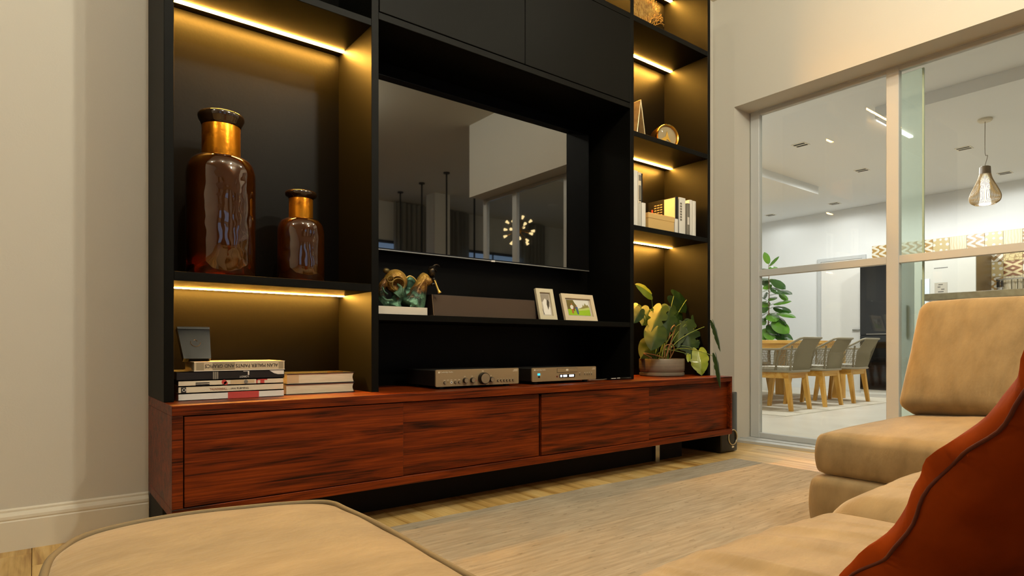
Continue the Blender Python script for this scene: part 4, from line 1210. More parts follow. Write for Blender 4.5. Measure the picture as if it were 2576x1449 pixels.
L.new(rp.outputs[0], mm.inputs[6]); L.new(rp2.outputs[0], mm.inputs[7]); L.new(mm.outputs[2], b.inputs['Base Color'])
b.inputs['Roughness'].default_value = 0.95
rx0, rx1, ry0, ry1 = -0.35, 3.645, -0.4, 2.268
nx, ny = 110, 460
verts = []; faces = []
for j in range(ny + 1):
    for i in range(nx + 1):
        u, v = i / nx, j / ny
        xx = rx0 + (rx1 - rx0) * u; yy = ry0 + (ry1 - ry0) * v
        wob = 0.010 * noise.noise((xx * 2.1, yy * 2.1, 1.0)) + 0.004 * noise.noise((xx * 9, yy * 9, 4.0))
        e_ = min(u, 1 - u, v, 1 - v)
        ridge = (0.0024 if j % 2 else 0.0) * (0.6 + 0.8 * noise.noise((xx * 5, yy * 14, 7.0)))
        zz_ = 0.009 + ridge + 0.0012 * noise.noise((xx * 30, yy * 60, 2.0))
        if e_ == 0: zz_ = 0.0
        verts.append((xx + (wob * 0.8 if 0 < u < 1 else 0.006 * noise.noise((yy * 5, 3, 3))), yy + wob * (1 if v > 0.9 else 1), zz_))
for j in range(ny):
    for i in range(nx):
        k = j * (nx + 1) + i
        faces.append((k, k + 1, k + nx + 2, k + nx + 1))
me = bpy.data.meshes.new('area_rug'); me.from_pydata(verts, [], faces); me.materials.append(rug_m)
rug = bpy.data.objects.new('area_rug', me); COL.objects.link(rug)
tag(rug, 'taupe ribbed wool rug between the console and the sofa', 'rug')

# ------------------------------------------------------------------ sofa
SH = 0.40
sofa = thing('sectional_sofa', 'beige velvet sectional sofa with chaise and back cushion around the ribbed rug', 'sofa', (1.6, 0.3, 0.0))
def cushion_bm(cx_, cy_, z0, z1, sx, sy, r=0.05, crown=0.03, wr=0.0, seed=0.0, sides=0.01, n=26, nz=8, M=None, wdir=(1.0, 6.0), folds=None):
    hz = (z1 - z0) / 2
    bm = BM()
    g = bmesh.ops.create_cube(bm, size=2.0)
    bmesh.ops.subdivide_edges(bm, edges=bm.edges[:], cuts=n, use_grid_fill=True)
    hx, hy = sx / 2, sy / 2
    for v in bm.verts:
        p = v.co.copy()
        # concentrate samples near the edges
        q = Vector((math.copysign(abs(p.x) ** 0.75, p.x) * hx, math.copysign(abs(p.y) ** 0.75, p.y) * hy, p.z * hz))
        inn = Vector((max(-hx + r, min(hx - r, q.x)), max(-hy + r, min(hy - r, q.y)), max(-hz + min(r, hz * 0.95), min(hz - min(r, hz * 0.95), q.z))))
        d = q - inn
        if d.length > 1e-7:
            m_ = max(abs(d.x), abs(d.y), abs(d.z))
            d = d.normalized() * min(r, m_ if m_ < r else r) if m_ > 0 else d
        o_ = inn + d
        ux_, uy_ = o_.x / hx, o_.y / hy
        cr = max(0, 1 - ux_ ** 2) ** 0.6 * max(0, 1 - uy_ ** 2) ** 0.6
        w_ = 0.0
        if wr:
            rim = max(abs(ux_), abs(uy_))
            w_ = wr * (noise.noise(((o_.x + seed) * wdir[0], (o_.y + seed) * wdir[1], seed)) * (0.35 + rim) + 0.4 * noise.noise(((o_.x + seed) * 3 * wdir[0], o_.y * 2.2 * wdir[1], seed + 5)))
        if o_.z > 0: o_.z += crown * cr + w_
        zs_ = max(0, 1 - (o_.z / hz) ** 2) if abs(o_.z) < hz else 0
        o_.x += math.copysign(sides * zs_, o_.x) if abs(ux_) > 0.9 else 0
        o_.y += math.copysign(sides * zs_, o_.y) if abs(uy_) > 0.9 else 0
        v.co = o_
    if folds:
        for v in bm.verts:
            if v.co.z > 0:
                for fx, ph, am_, wd_ in folds:
                    xc = fx - cx_ + 0.05 * math.sin((v.co.y + cy_) * 3.2 + ph) + 0.02 * math.sin((v.co.y + cy_) * 8 + ph * 2)
                    v.co.z += am_ * math.exp(-((v.co.x - xc) / wd_) ** 2) * max(0, min(1, (v.co.y / hy + 0.75))) * max(0, 1 - abs(v.co.y / hy / 0.93) ** 7) * 0.8 * (0.4 + 0.6 * min(1, v.co.z / hz))
    MM = Matrix.Translation((cx_, cy_, (z0 + z1) / 2)) @ (M if M is not None else Matrix.Identity(4))
    bmesh.ops.transform(bm, matrix=MM, verts=bm.verts)
    return bm
# chaise: outline read off the photograph at seat height
out_px = [(110, 1449), (150, 1390), (235, 1345), (430, 1303), (640, 1278), (790, 1267), (838, 1270), (868, 1283), (965, 1330), (1170, 1449)]
poly = [P(a_, b2, 'Z', SH) for a_, b2 in out_px]
poly = [Vector((0.006, -0.2, SH)), Vector((0.006, 0.9, SH))] + [Vector((p.x, p.y, SH)) for p in poly] + [Vector((0.515, 0.5, SH)), Vector((0.515, -0.2, SH))]
head_, tail_ = poly[:2], poly[-2:]
core = smoothpath(poly[1:-1], 6)
outl = [poly[0]] + core + [poly[-1]]
cen = Vector((0.26, 0.45, SH))
bm = BM()
loops = []
def inset(k, z_):
    return [Vector((cen.x + (p.x - cen.x) * k, cen.y + (p.y - cen.y) * (k * 0.5 + 0.5 if k > 0.6 else k), z_)) for p in outl]
for k, z_ in ((0.985, 0.06), (1.0, 0.10), (1.006, 0.25), (1.004, 0.38), (1.0, SH - 0.004), (0.985, SH + 0.002), (0.955, SH + 0.006), (0.85, SH + 0.013), (0.7, SH + 0.018), (0.5, SH + 0.020), (0.25, SH + 0.021), (0.02, SH + 0.021)):
    loops.append(ring(bm, inset(k, z_)))
for a_, b2 in zip(loops, loops[1:]): bridge(bm, a_, b2)
bm.faces.new(loops[-1])
for v in bm.verts:
    if v.co.z > SH: v.co.z += 0.003 * noise.noise((v.co.x * 9, v.co.y * 9, 2.0))
obj('chaise_seat', fixn(bm), velvet, sofa, smooth='all')
bm = BM(); tube(bm, [p + Vector((0, 0, 0.002)) for p in outl], 0.0062, 10)
obj('chaise_piping', bm, piping_m, sofa, smooth='all')
# main seat: base and two loose cushions
obj('seat_base', cushion_bm(1.49, 0.17, 0.05, 0.25, 1.92, 0.90, 0.04, 0.0, n=14), velvet, sofa, smooth='all')
obj('seat_cushion', cushion_bm(0.955, 0.20, 0.24, SH - 0.012, 0.86, 0.93, 0.075, 0.040, 0.006, 3.0, 0.012, 88, wdir=(5.0, 1.8), folds=[(0.70, 0.2, .008, .012), (0.735, 0.5, .009, .01), (0.80, 0.9, -.007, .02), (0.84, 1.0, .008, .011), (0.99, 1.5, .009, .012), (1.02, 1.7, .008, .009), (1.07, 1.9, -.006, .02), (1.16, 2.6, .009, .012), (1.28, 3.0, .008, .012)]), velvet, sofa, smooth='all')
obj('seat_cushion', cushion_bm(1.89, 0.20, 0.24, SH + 0.004, 0.98, 0.92, 0.075, 0.045, 0.006, 8.0, 0.012, 80, wdir=(5.0, 1.8), folds=[(1.55, 0.2, .008, .014), (1.62, 0.7, .008, .011), (1.8, 1.4, -.006, .02), (1.95, 2.0, .008, .013), (2.1, 2.4, .008, .012)]), velvet, sofa, smooth='all')
# return section on the far side
RX = P(2053, 1092, 'Z', SH).x; RY = P(2053, 1092, 'Z', SH).y
obj('return_base', cushion_bm(RX + 0.62 - 0.035, RY - 0.80, 0.04, 0.245, 1.24, 1.62, 0.03, 0.0, n=20), velvet, sofa, smooth='all')
obj('return_cushion', cushion_bm(RX + 0.6, RY - 0.80, 0.243, SH + 0.004, 1.2, 1.6, 0.028, 0.055, 0.004, 5.0, 0.012, 34), velvet, sofa, smooth='all')
# leaning back cushion on the return
bl = P(2262, 1034, 'Z', SH + 0.045)
tilt = math.radians(17)
hgt_, wid_, thk = 0.53, 1.05, 0.20
Mb = Matrix.Rotation(tilt, 4, 'Y')
up_ = Vector((math.sin(tilt), 0, math.cos(tilt)))
cb = Vector((bl.x + thk * 0.5, bl.y - wid_ / 2, 0)) + up_ * (hgt_ / 2)
cb.z = SH + 0.03 + hgt_ / 2 * math.cos(tilt)
bmc = cushion_bm(0, 0, -hgt_ / 2, hgt_ / 2, thk, wid_, 0.055, 0.012, 0.006, 12.0, 0.0, 30, wdir=(6, 3))
for v in bmc.verts:
    ww = 1 - abs(v.co.y / (wid_ / 2)) ** 3; hh = 1 - abs(v.co.z / (hgt_ / 2)) ** 2.5
    v.co.x += math.copysign(0.035, v.co.x) * max(0, ww) * max(0, hh) + 0.006 * noise.noise((v.co.y * 7, v.co.z * 9, 3.0))
    v.co.y *= 1 + 0.05 * (v.co.z < 0) * abs(v.co.z) / (hgt_ / 2) - 0.04 * (v.co.z > 0) * abs(v.co.z) / (hgt_ / 2)
bmesh.ops.transform(bmc, matrix=Matrix.Translation(cb) @ Mb, verts=bmc.verts)
obj('back_cushion', bmc, velvet, sofa, smooth='all')
obj('backrest', B(RX + 1.06, RX + 1.24, RY - 1.61, RY - 0.05, 0.06, 0.62, 0.03, 3), velvet, sofa, smooth=True)
obj('backrest', B(0.1, 2.4, -0.62, -0.36, 0.06, 0.62, 0.04, 3), velvet, sofa, smooth=True)
for lx, ly in ((0.06, 1.2), (0.45, 1.2), (0.06, -0.1), (2.4, -0.2), (RX + 0.05, RY - 0.1), (RX + 1.15, RY - 0.1), (RX + 1.15, RY - 1.5)):
    bm = BM(); lathe(bm, [(0.018, 0.0), (0.022, 0.07)], (lx, ly, 0), 14); obj('leg', fixn(bm), dark_metal, sofa)

# burnt orange scatter cushion leaning back on the seat
e_u = Vector(RF(0.068, -0.2, 0.287)); e_u.normalize()
w_u = Vector(RF(0.947, 0.322, 0.0)); w_u = (w_u - e_u * w_u.dot(e_u)).normalized()
n_u = e_u.cross(w_u).normalized()
if n_u.dot(Vector((0, 0, 0)) - RF(0.5, 0.7, 0)) > 0: n_u = -n_u        # n_u: the face turned away from the eye
A_ = RF(0.393, 0.776, 0.402)
SZP = 0.485
pil = thing('scatter_cushion', 'burnt orange velvet scatter cushion leaning on the beige seat', 'cushion', A_ + w_u * SZP / 2)
n = 44; T = 0.07
def pil_pt(u, v, side):
    uu, vv = 2 * u - 1, 2 * v - 1
    pinch = 1 - 0.055 * (1 - uu * uu) * 0 
    eu = uu * (1 - 0.045 * (1 - vv * vv)); ev = vv * (1 - 0.045 * (1 - uu * uu))
    wav = 0.007 * math.sin(vv * 9.0 + 1.0) + 0.004 * math.sin(vv * 21)
    th = (0.058 if side == 0 else 0.08) * (max(0, 1 - uu ** 2) * max(0, 1 - vv ** 2)) ** 0.42
    rim = max(abs(uu), abs(vv))
    th *= 1 + 0.10 * noise.noise((u * 6, v * 6, 2 + side)) + 0.22 * (rim ** 6) * noise.noise((u * 14, v * 14, 9 + side))
    p = A_ + w_u * (SZP * (eu + 1) / 2 + (wav if abs(uu) > 0.97 else wav * abs(uu) ** 3 * math.copysign(1, uu))) + e_u * (SZP * (ev + 1) / 2)
    return p + n_u * (th if side == 0 else -th) + n_u * 0.010 * math.sin(vv * 8 + uu * 5) * rim ** 4
bm = BM()
G0 = [[bm.verts.new(pil_pt(i / n, j / n, 0)) for j in range(n + 1)] for i in range(n + 1)]
G1 = [[(G0[i][j] if i in (0, n) or j in (0, n) else bm.verts.new(pil_pt(i / n, j / n, 1))) for j in range(n + 1)] for i in range(n + 1)]
for i in range(n):
    for j in range(n):
        bm.faces.new((G0[i][j], G0[i + 1][j], G0[i + 1][j + 1], G0[i][j + 1]))
        bm.faces.new((G1[i][j], G1[i][j + 1], G1[i + 1][j + 1], G1[i + 1][j]))
obj('filled_cover', fixn(bm), orange_m, pil, smooth='all')
seam = [pil_pt(i / n, 0, 0) for i in range(n)] + [pil_pt(1, j / n, 0) for j in range(n)] + [pil_pt(1 - i / n, 1, 0) for i in range(n)] + [pil_pt(0, 1 - j / n, 0) for j in range(n)]
bm = BM(); tube(bm, seam, 0.002, 8, closed=True)
obj('piping', bm, pm('seam_crease_shade', (74, 22, 3), 0.9), pil, smooth='all')  # crease along the seam, its shade put into the tube's dark colour

# ------------------------------------------------------------------ dining room seen through the glazing
honey = wood('honey_wood', ((196, 138, 50), (216, 164, 76), (230, 184, 100)), 'Z', 1.0, 0.45, 0.06, 0.12, 10.0)
honey_x = wood('honey_wood_long', ((196, 138, 50), (216, 164, 76), (230, 184, 100)), 'X', 1.0, 0.45, 0.06, 0.12, 10.0)
tub_m = pm('taupe_tube', (150, 140, 116), 0.45)
rope_m = pm('taupe_rope', (142, 132, 108), 0.8)
seat_w = pm('white_seat_pad', (236, 232, 220), 0.7)
tb = thing('dining_table', 'long honey wood dining table with slab legs behind the woven chairs', 'table', (7.55, 4.45, 0.0))
obj('table_top', B(6.0, 9.09, 3.93, 4.95, 0.775, 0.815, 0.003, 1), honey_x, tb)
obj('apron', B(6.05, 9.05, 3.945, 4.93, 0.705, 0.7755), honey_x, tb)
for lx in (6.05, 8.93):
    for ly in (3.945, 4.79):
        obj('leg', B(lx, lx + 0.13, ly, ly + 0.13, 0.006, 0.706, 0.003, 1), honey, tb)

def make_chair(label):
    t = thing('woven_armchair', label, 'chair', (0, 0, 0), 'woven dining armchairs')
    for sx in (-1, 1):
        for sy in (-1, 1):
            bm = BM()
            a_ = [Vector((sx * 0.195 + dx * 0.028, sy * 0.19 + dy_ * 0.028, 0.43)) for dx, dy_ in ((-1, -1), (1, -1), (1, 1), (-1, 1))]
            b2 = [Vector((sx * 0.212 + dx * 0.019, sy * 0.25 + dy_ * 0.019, 0.0)) for dx, dy_ in ((-1, -1), (1, -1), (1, 1), (-1, 1))]
            r0, r1 = ring(bm, a_), ring(bm, b2); bridge(bm, r0, r1); bm.faces.new(r0); bm.faces.new(list(reversed(r1)))
            obj('leg', fixn(bm), honey, t)
    bm = BM()
    for a_ in ((-0.225, 0.225, -0.22, -0.19), (-0.225, 0.225, 0.19, 0.22), (-0.225, -0.195, -0.19, 0.19), (0.195, 0.225, -0.19, 0.19)):
        box(bm, *a_, 0.368, 0.436)
    obj('seat_rail', bm, honey_x, t)
    out = []
    for cx_, cy_, a0 in ((0.17, -0.18, -90), (0.19, 0.2, 0), (-0.19, 0.2, 90), (-0.17, -0.18, 180)):
        for k in range(6):
            a = math.radians(a0 + 90 * k / 5); out.append(Vector((cx_ + 0.075 * math.cos(a), cy_ + 0.075 * math.sin(a), 0.449)))
    bm = BM(); tube(bm, out, 0.014, 8, closed=True); obj('seat_ring', bm, tub_m, t, smooth='all')
    bm = BM(); plate(bm, [Vector((p.x * 0.93, p.y * 0.93, 0.452)) for p in out], (0, 0, 0.045)); obj('seat_pad', fixn(bm), seat_w, t)
    bm = BM(); plate(bm, [Vector((p.x * 0.97, p.y * 0.97, 0.437)) for p in out], (0, 0, 0.016)); obj('seat_board', fixn(bm), tub_m, t)
    fr = [(-0.255, 0.215, 0.455), (-0.266, 0.20, 0.685), (-0.266, 0.18, 0.70), (-0.266, -0.15, 0.70), (-0.225, -0.36, 0.82), (-0.205, -0.39, 0.83), (0.205, -0.39, 0.83), (0.225, -0.36, 0.82), (0.266, -0.15, 0.70), (0.266, 0.18, 0.70), (0.266, 0.20, 0.685), (0.255, 0.215, 0.455)]
    bm = BM(); tube(bm, fr, 0.012, 8); obj('arm_and_back_tube', bm, tub_m, t, smooth='all')
    for sx in (-1, 1):
        bm = BM(); tube(bm, [(sx * 0.266, -0.15, 0.70), (sx * 0.25, -0.08, 0.452)], 0.011, 8); obj('side_post', bm, tub_m, t, smooth='all')
        bm = BM(); tube(bm, [(sx * 0.228, -0.27, 0.74), (sx * 0.215, -0.245, 0.60), (sx * 0.205, -0.24, 0.452)], 0.011, 8); obj('back_post', bm, tub_m, t, smooth='all')
    bm = BM()
    for k in range(50):
        f = k / 49; xx = -0.2 + 0.4 * f
        tube(bm, [(xx, -0.388, 0.828), (xx * 1.02, -0.285, 0.66), (xx * 0.98, -0.252, 0.455)], 0.0022, 4, cap=False)
    for sx in (-1, 1):
        for k in range(20):
            f = k / 19
            p0 = Vector((sx * 0.266, -0.15, 0.70)).lerp(Vector((sx * 0.215, -0.375, 0.825)), f)
            p1 = Vector((sx * 0.25, -0.08, 0.452)).lerp(Vector((sx * 0.212, -0.24, 0.455)), f)
            tube(bm, [p0, p1], 0.002, 4, cap=False)
        for k in range(22):
            f = k / 21
            tube(bm, [Vector((sx * 0.266, -0.15 + 0.34 * f, 0.70)), Vector((sx * 0.252, -0.08 + 0.29 * f, 0.452))], 0.0024, 4, cap=False)
        for k in range(9):
            f = k / 8
            tube(bm, [Vector((sx * 0.263, 0.19, 0.47 + 0.22 * f)), Vector((sx * 0.256, -0.11 , 0.47 + 0.22 * f))], 0.002, 4, cap=False)
    o = obj('rope_weave', bm, rope_m, t); 
    return t
ch0 = make_chair('taupe woven armchair nearest the glazing, back to the living room')
spots = [((6.945, 3.77), 0, None), ((7.75, 3.77), 0, 'middle taupe woven armchair of the row with backs to the living room'), ((8.525, 3.77), 0, 'taupe woven armchair beside the black glass cabinet end of the table'),
         ((6.95, 5.12), math.pi, 'taupe woven armchair on the far side of the table, nearest the glazing'), ((7.75, 5.12), math.pi, 'middle taupe woven armchair on the far side of the table'), ((8.5, 5.12), math.pi, 'taupe woven armchair on the far side of the table, by the leafy plant')]
for i, (xy, rz, lb) in enumerate(spots):
    c = ch0 if i == 0 else copy_tree(ch0)
    c.location = (xy[0], xy[1], 0.006); c.rotation_euler = (0, 0, rz)
    if lb: c['label'] = lb
dr = obj('dining_rug', B(6.25, 9.5, 3.32, 5.75, 0.0, 0.006, 0.002, 1), pm('pale_rug', (222, 214, 196), 0.95, bump=0.2, bscale=400), base=(7.9, 4.5, 0))
tag(dr, 'thin pale rug under the dining table and chairs', 'rug')

# rubber plant beyond the table
fp = P(1934, 900, 'X', 9.75); FB = Vector((9.75, fp.y, 0.0))
fic = thing('rubber_plant', 'tall rubber plant with broad glossy leaves behind the dining table', 'potted plant', FB)
bm = BM(); lathe(bm, [(0.0, 0.0), (0.15, 0.0), (0.19, 0.36), (0.18, 0.38), (0.165, 0.34), (0.0, 0.33)], FB, 28, cap=False); obj('pot', fixn(bm), white_m, fic, smooth=True)
bm = BM(); stempts = smoothpath([FB + Vector((0, 0, 0.3)), FB + Vector((0.01, 0.02, 0.9)), FB + Vector((-0.01, -0.01, 1.5)), FB + Vector((0.0, 0.0, 2.1))], 6); tube(bm, stempts, [0.014 - 0.0005 * k for k in range(len(stempts))], 8)
obj('trunk', bm, pm('ficus_bark', (120, 92, 62), 0.8), fic, smooth='all')
fl_m = pm('ficus_leaf', (34, 66, 20), 0.22, col2=(50, 90, 28), vscale=5, coat=0.5); fl_l = pm('ficus_young_leaf', (78, 128, 36), 0.25, col2=(100, 148, 46), vscale=5, coat=0.4)
def FP_(a_, b2, dx=0.0): return P(1910 + a_ * 0.16556, 630 + b2 * 0.16556, 'X', 9.75 + dx)
fleaves = [((145, 205), (85, 50), 0.10, 1), ((150, 235), (275, 105), 0.08, 1), ((140, 265), (265, 262), 0.08, 1), ((120, 280), (20, 285), 0.1, 0), ((140, 420), (30, 430), 0.13, 0), ((190, 440), (375, 560), 0.16, 0), ((160, 480), (210, 440), 0.10, 0),
  ((190, 520), (70, 570), 0.12, 1), ((180, 560), (300, 640), 0.12, 0), ((270, 600), (465, 640), 0.12, 0), ((310, 650), (415, 745), 0.10, 1), ((130, 600), (60, 610), 0.1, 1), ((150, 720), (240, 730), 0.14, 1), ((120, 760), (30, 690), 0.13, 0), ((215, 810), (445, 765), 0.12, 1),
  ((165, 830), (20, 790), 0.16, 1), ((215, 860), (450, 920), 0.16, 0), ((140, 880), (20, 900), 0.16, 0), ((265, 945), (510, 990), 0.12, 1), ((160, 950), (240, 1050), 0.2, 1), ((110, 950), (20, 980), 0.14, 0), ((150, 1010), (40, 1040), 0.12, 0), ((290, 1010), (390, 1110), 0.08, 0),
  ((190, 1070), (410, 1220), 0.2, 1), ((130, 1120), (270, 1240), 0.18, 0), ((90, 1040), (20, 1110), 0.15, 1), ((300, 1230), (490, 1340), 0.14, 0), ((100, 1180), (60, 1340), 0.2, 1), ((130, 1200), (180, 1330), 0.18, 1), ((240, 1280), (400, 1350), 0.14, 0), ((120, 640), (60, 720), 0.1, 0), ((110, 440), (70, 520), 0.12, 0)]
for i, (a_, b2, w_, y_) in enumerate(fleaves):
    p0, p1 = FP_(*a_, 0.06 * math.sin(i * 2.1)), FP_(*b2, 0.12 * math.sin(i * 1.3) - 0.08)
    p1 = p0 + (p1 - p0) * 1.12; w_ *= 1.05
    nh = Vector((-0.62, -0.35, 0.7)) if abs(a_[1] - b2[1]) < 140 else Vector((-0.85, -0.3, 0.3))
    bm = leaf_bm(p0, p1, nh, w_, 0, 0.18, 0.2, i, 12, 3, ell=True)
    obj('leaf', fixn(bm), fl_l if y_ else fl_m, fic, smooth='all')
    zz_ = p0.z - 0.03; q0 = FB + Vector((0, 0, max(0.4, min(2.1, zz_))))
    bm = BM(); tube(bm, [q0, p0], 0.004, 5); obj('petiole', bm, stem_m, fic)

# far wall: window, door, black glass cabinet, tiles, fridge
yd0, yd1 = P(2180, 640, 'X', XK).y, P(2058, 650, 'X', XK).y
d1 = obj('door_1', B(XK - 0.02, XK + 0.001, yd0 + 0.06, yd1 - 0.06, 0.0, 2.19, 0.002, 1), pm('white_door', (234, 232, 226), 0.4)); d1['kind'] = 'structure'
for a_ in ((yd0, yd0 + 0.058, 0, 2.25), (yd1 - 0.058, yd1, 0, 2.25), (yd0 + 0.058, yd1 - 0.058, 2.192, 2.25)):
    obj('casing', B(XK - 0.035, XK, a_[0], a_[1], a_[2], a_[3], 0.003, 1), frame_m, d1)
obj('door_handle', B(XK - 0.06, XK - 0.02, yd0 + 0.09, yd0 + 0.2, 1.0, 1.02), chrome, d1)
kb = thing('glass_cabinet', 'tall black glass-fronted cabinet with white plinth behind the chairs', 'cabinet', (10.55, 4.07, 0.0))
ty0, ty1 = P(2236, 985, 'X', 10.3).y - 0.25, P(2163, 985, 'X', 10.3).y
bg = pm('black_glass', (12, 13, 14), 0.06, ior=1.7)
obj('carcass', B(10.32, XK - 0.03, ty0, ty1, 0.06, 2.06), pm('cabinet_side_grey', (52, 56, 58), 0.4), kb)
obj('plinth', B(10.33, XK - 0.03, ty0 + 0.005, ty1 - 0.005, 0.0, 0.062), white_m, kb)
zs_ = P(2200, 843, 'X', 10.3).z
for a_, b2 in ((0.066, zs_ - 0.004), (zs_ + 0.004, 2.055)):
    obj('glass_door', B(10.3, 10.322, ty0 + 0.003, ty1 - 0.003, a_, b2, 0.002, 1), bg, kb)
obj('handle', B(10.285, 10.3, ty0 + 0.1, ty1 - 0.1, zs_ + 0.01, zs_ + 0.022), chrome, kb)

def tile_mat(name, fn, c1, c2):
    if name in MATS: return MATS[name]
    m, nt, b = newmat(name)
    N, L = nt.nodes, nt.links
    tc = N.new('ShaderNodeTexCoord'); s = N.new('ShaderNodeSeparateXYZ'); L.new(tc.outputs['Object'], s.inputs[0])
    def mt(op, a_, b2=None, c_=None):
        q = N.new('ShaderNodeMath'); q.operation = op
        for i, v in enumerate((a_, b2, c_)):
            if v is None: continue
            if isinstance(v, (int, float)): q.inputs[i].default_value = v
            else: L.new(v, q.inputs[i])
        return q.outputs[0]
    val = fn(mt, s.outputs['Y'], s.outputs['Z'], N, L, tc)
    r = N.new('ShaderNodeValToRGB'); r.color_ramp.interpolation = 'CONSTANT'
    r.color_ramp.elements[0].color = lin(c1) + (1,); r.color_ramp.elements[1].color = lin(c2) + (1,); r.color_ramp.elements[1].position = 0.5
    L.new(val, r.inputs['Fac']); L.new(r.outputs[0], b.inputs['Base Color'])
    b.inputs['Roughness'].default_value = 0.3
    return m
TW = 0.215                                        # tile module
def f_tri(mt, y, z_, N, L, tc):
    a_ = mt('FRACT', mt('MULTIPLY_ADD', y, 2 / TW, 10.0)); v = mt('ABSOLUTE', mt('SUBTRACT', mt('FRACT', mt('MULTIPLY_ADD', z_, 2 / TW, 10.25)), 0.5))
    t = mt('SUBTRACT', mt('MULTIPLY', a_, 0.5), v)
    return mt('PINGPONG', mt('MULTIPLY_ADD', t, 3.2, 0.2), 1.0)
def f_dia(mt, y, z_, N, L, tc):
    a_ = mt('ABSOLUTE', mt('SUBTRACT', mt('FRACT', mt('MULTIPLY_ADD', y, 1 / TW, 10.5)), 0.5)); v = mt('ABSOLUTE', mt('SUBTRACT', mt('FRACT', mt('MULTIPLY_ADD', z_, 2 / TW, 10.5)), 0.5))
    return mt('PINGPONG', mt('MULTIPLY', mt('ADD', a_, v), 3.4), 1.0)
def f_cross(mt, y, z_, N, L, tc):
    a_ = mt('ABSOLUTE', mt('SUBTRACT', mt('FRACT', mt('MULTIPLY_ADD', y, 1 / TW, 10.5)), 0.5)); v = mt('ABSOLUTE', mt('SUBTRACT', mt('FRACT', mt('MULTIPLY_ADD', z_, 1 / TW, 10.5)), 0.5))
    return mt('PINGPONG', mt('MULTIPLY_ADD', mt('ADD', a_, v), 4.2, 0.7), 1.0)
def f_dots(mt, y, z_, N, L, tc):
    v = N.new('ShaderNodeTexVoronoi'); v.inputs['Scale'].default_value = 2.6 / TW; v.inputs['Randomness'].default_value = 0.25; L.new(tc.outputs['Object'], v.inputs['Vector'])
    return mt('LESS_THAN', v.outputs['Distance'], 0.30)
def f_wave(mt, y, z_, N, L, tc):
    w = N.new('ShaderNodeTexWave'); w.bands_direction = 'Y'; w.inputs['Scale'].default_value = 9; w.inputs['Distortion'].default_value = 3; w.inputs['Detail'].default_value = 1; L.new(tc.outputs['Object'], w.inputs['Vector'])
    return w.outputs['Fac']
def f_cube(mt, y, z_, N, L, tc):
    v = N.new('ShaderNodeTexVoronoi'); v.feature = 'DISTANCE_TO_EDGE'; v.inputs['Scale'].default_value = 4.0 / TW; v.inputs['Randomness'].default_value = 0.5; L.new(tc.outputs['Object'], v.inputs['Vector'])
    return mt('LESS_THAN', v.outputs['Distance'], 0.045)
TM = [tile_mat('tile_triangles', f_tri, (228, 220, 200), (178, 140, 78)), tile_mat('tile_dots', f_dots, (204, 182, 128), (232, 228, 214)), tile_mat('tile_waves', f_wave, (228, 214, 180), (214, 196, 156)),
      tile_mat('tile_cross', f_cross, (150, 116, 66), (232, 224, 204)), tile_mat('tile_cubes', f_cube, (216, 194, 128), (168, 134, 66)), tile_mat('tile_diamonds', f_dia, (226, 204, 150), (140, 82, 26))]
tw = obj('wall_kitchen_tiled', B(XK - 0.008, XK + 0.001, -0.6, 4.285, 0.9, 2.372), pm('tile_grout', (214, 204, 180), 0.8)); tw['kind'] = 'structure'
ytop = 4.285; zt0 = 2.368
row0 = [0, 0, 1, 2]
def tile(yc, zc, m_):
    o = obj('tile', B(-0.006, 0.004, -TW / 2 + 0.002, TW / 2 - 0.002, -TW / 2 + 0.002, TW / 2 - 0.002, 0.0015, 1), m_)
    o.location = (XK - 0.012, yc, zc); o.parent = tw
ncol = 0; yy = ytop
kinds = [0, 1, 2]
seq_top = [0, 2, 0, 0, 1, 2, 0, 1, 2, 0, 1, 2]
for c_ in range(12):
    yc = ytop - TW * (c_ + 0.5)
    if yc < 1.7: break
    for r_ in range(5):
        zc = zt0 - TW * (r_ + 0.5)
        if r_ == 0: k = seq_top[c_ % 12]
        else: k = [3, 4, 1, 5, 2, 0][(c_ * 2 + r_ * 3) % 6]
        if (c_, r_) == (7, 1): k = 3
        if (c_, r_) == (8, 1): k = 4
        if (c_, r_) == (7, 2): k = 1
        if (c_, r_) == (8, 2): k = 5
        if (c_, r_) == (8, 3): k = 2
        tile(yc, zc, TM[k])
fr = thing('refrigerator', 'tall white refrigerator with a printed energy panel by the tiled wall', 'refrigerator', (10.45, 3.12, 0.0))
fw_ = pm('fridge_white', (200, 199, 190), 0.25)
fy0, fy1 = 2.70, P(2300, 700, 'X', 10.1).y
obj('body', B(10.13, XK - 0.02, fy0, fy1, 0.02, 2.08), pm('fridge_side_bronze', (130, 104, 58), 0.35, metal=0.3), fr)
obj('door', B(10.1, 10.13, fy0 + 0.002, fy1, 0.03, 2.08, 0.004, 2), fw_, fr)
def FY(px): return P(px, 700, 'X', 10.1).y
def FZ(px, py): return P(px, py, 'X', 10.1).z
obj('energy_label', B(10.096, 10.1, FY(2383.5), FY(2351), FZ(2365, 775), FZ(2365, 711), 0.002, 1), pm('panel_grey', (172, 166, 150), 0.5), fr)
bm = BM()
for k, (a_, b2) in enumerate(((2361, 2372), (2359, 2366), (2368, 2376), (2360, 2374), (2357, 2377), (2359, 2367), (2369, 2376))):
    zc = FZ(2366, 716 + 6 * k); box(bm, 10.0945, 10.0962, FY(b2), FY(a_), zc - 0.006, zc + 0.006)
obj('panel_print', bm, pm('panel_print_grey', (84, 80, 72), 0.6), fr)
bm = BM()
for k in range(14):
    px_ = 2350 + k * 2.5; box(bm, 10.0985, 10.1, FY(px_ + 1.6), FY(px_), FZ(px_, 675.5 - k * 0.23) - 0.007, FZ(px_, 675.5 - k * 0.23) + 0.007)
obj('maker_mark', bm, pm('mark_dark', (70, 66, 60), 0.5), fr)
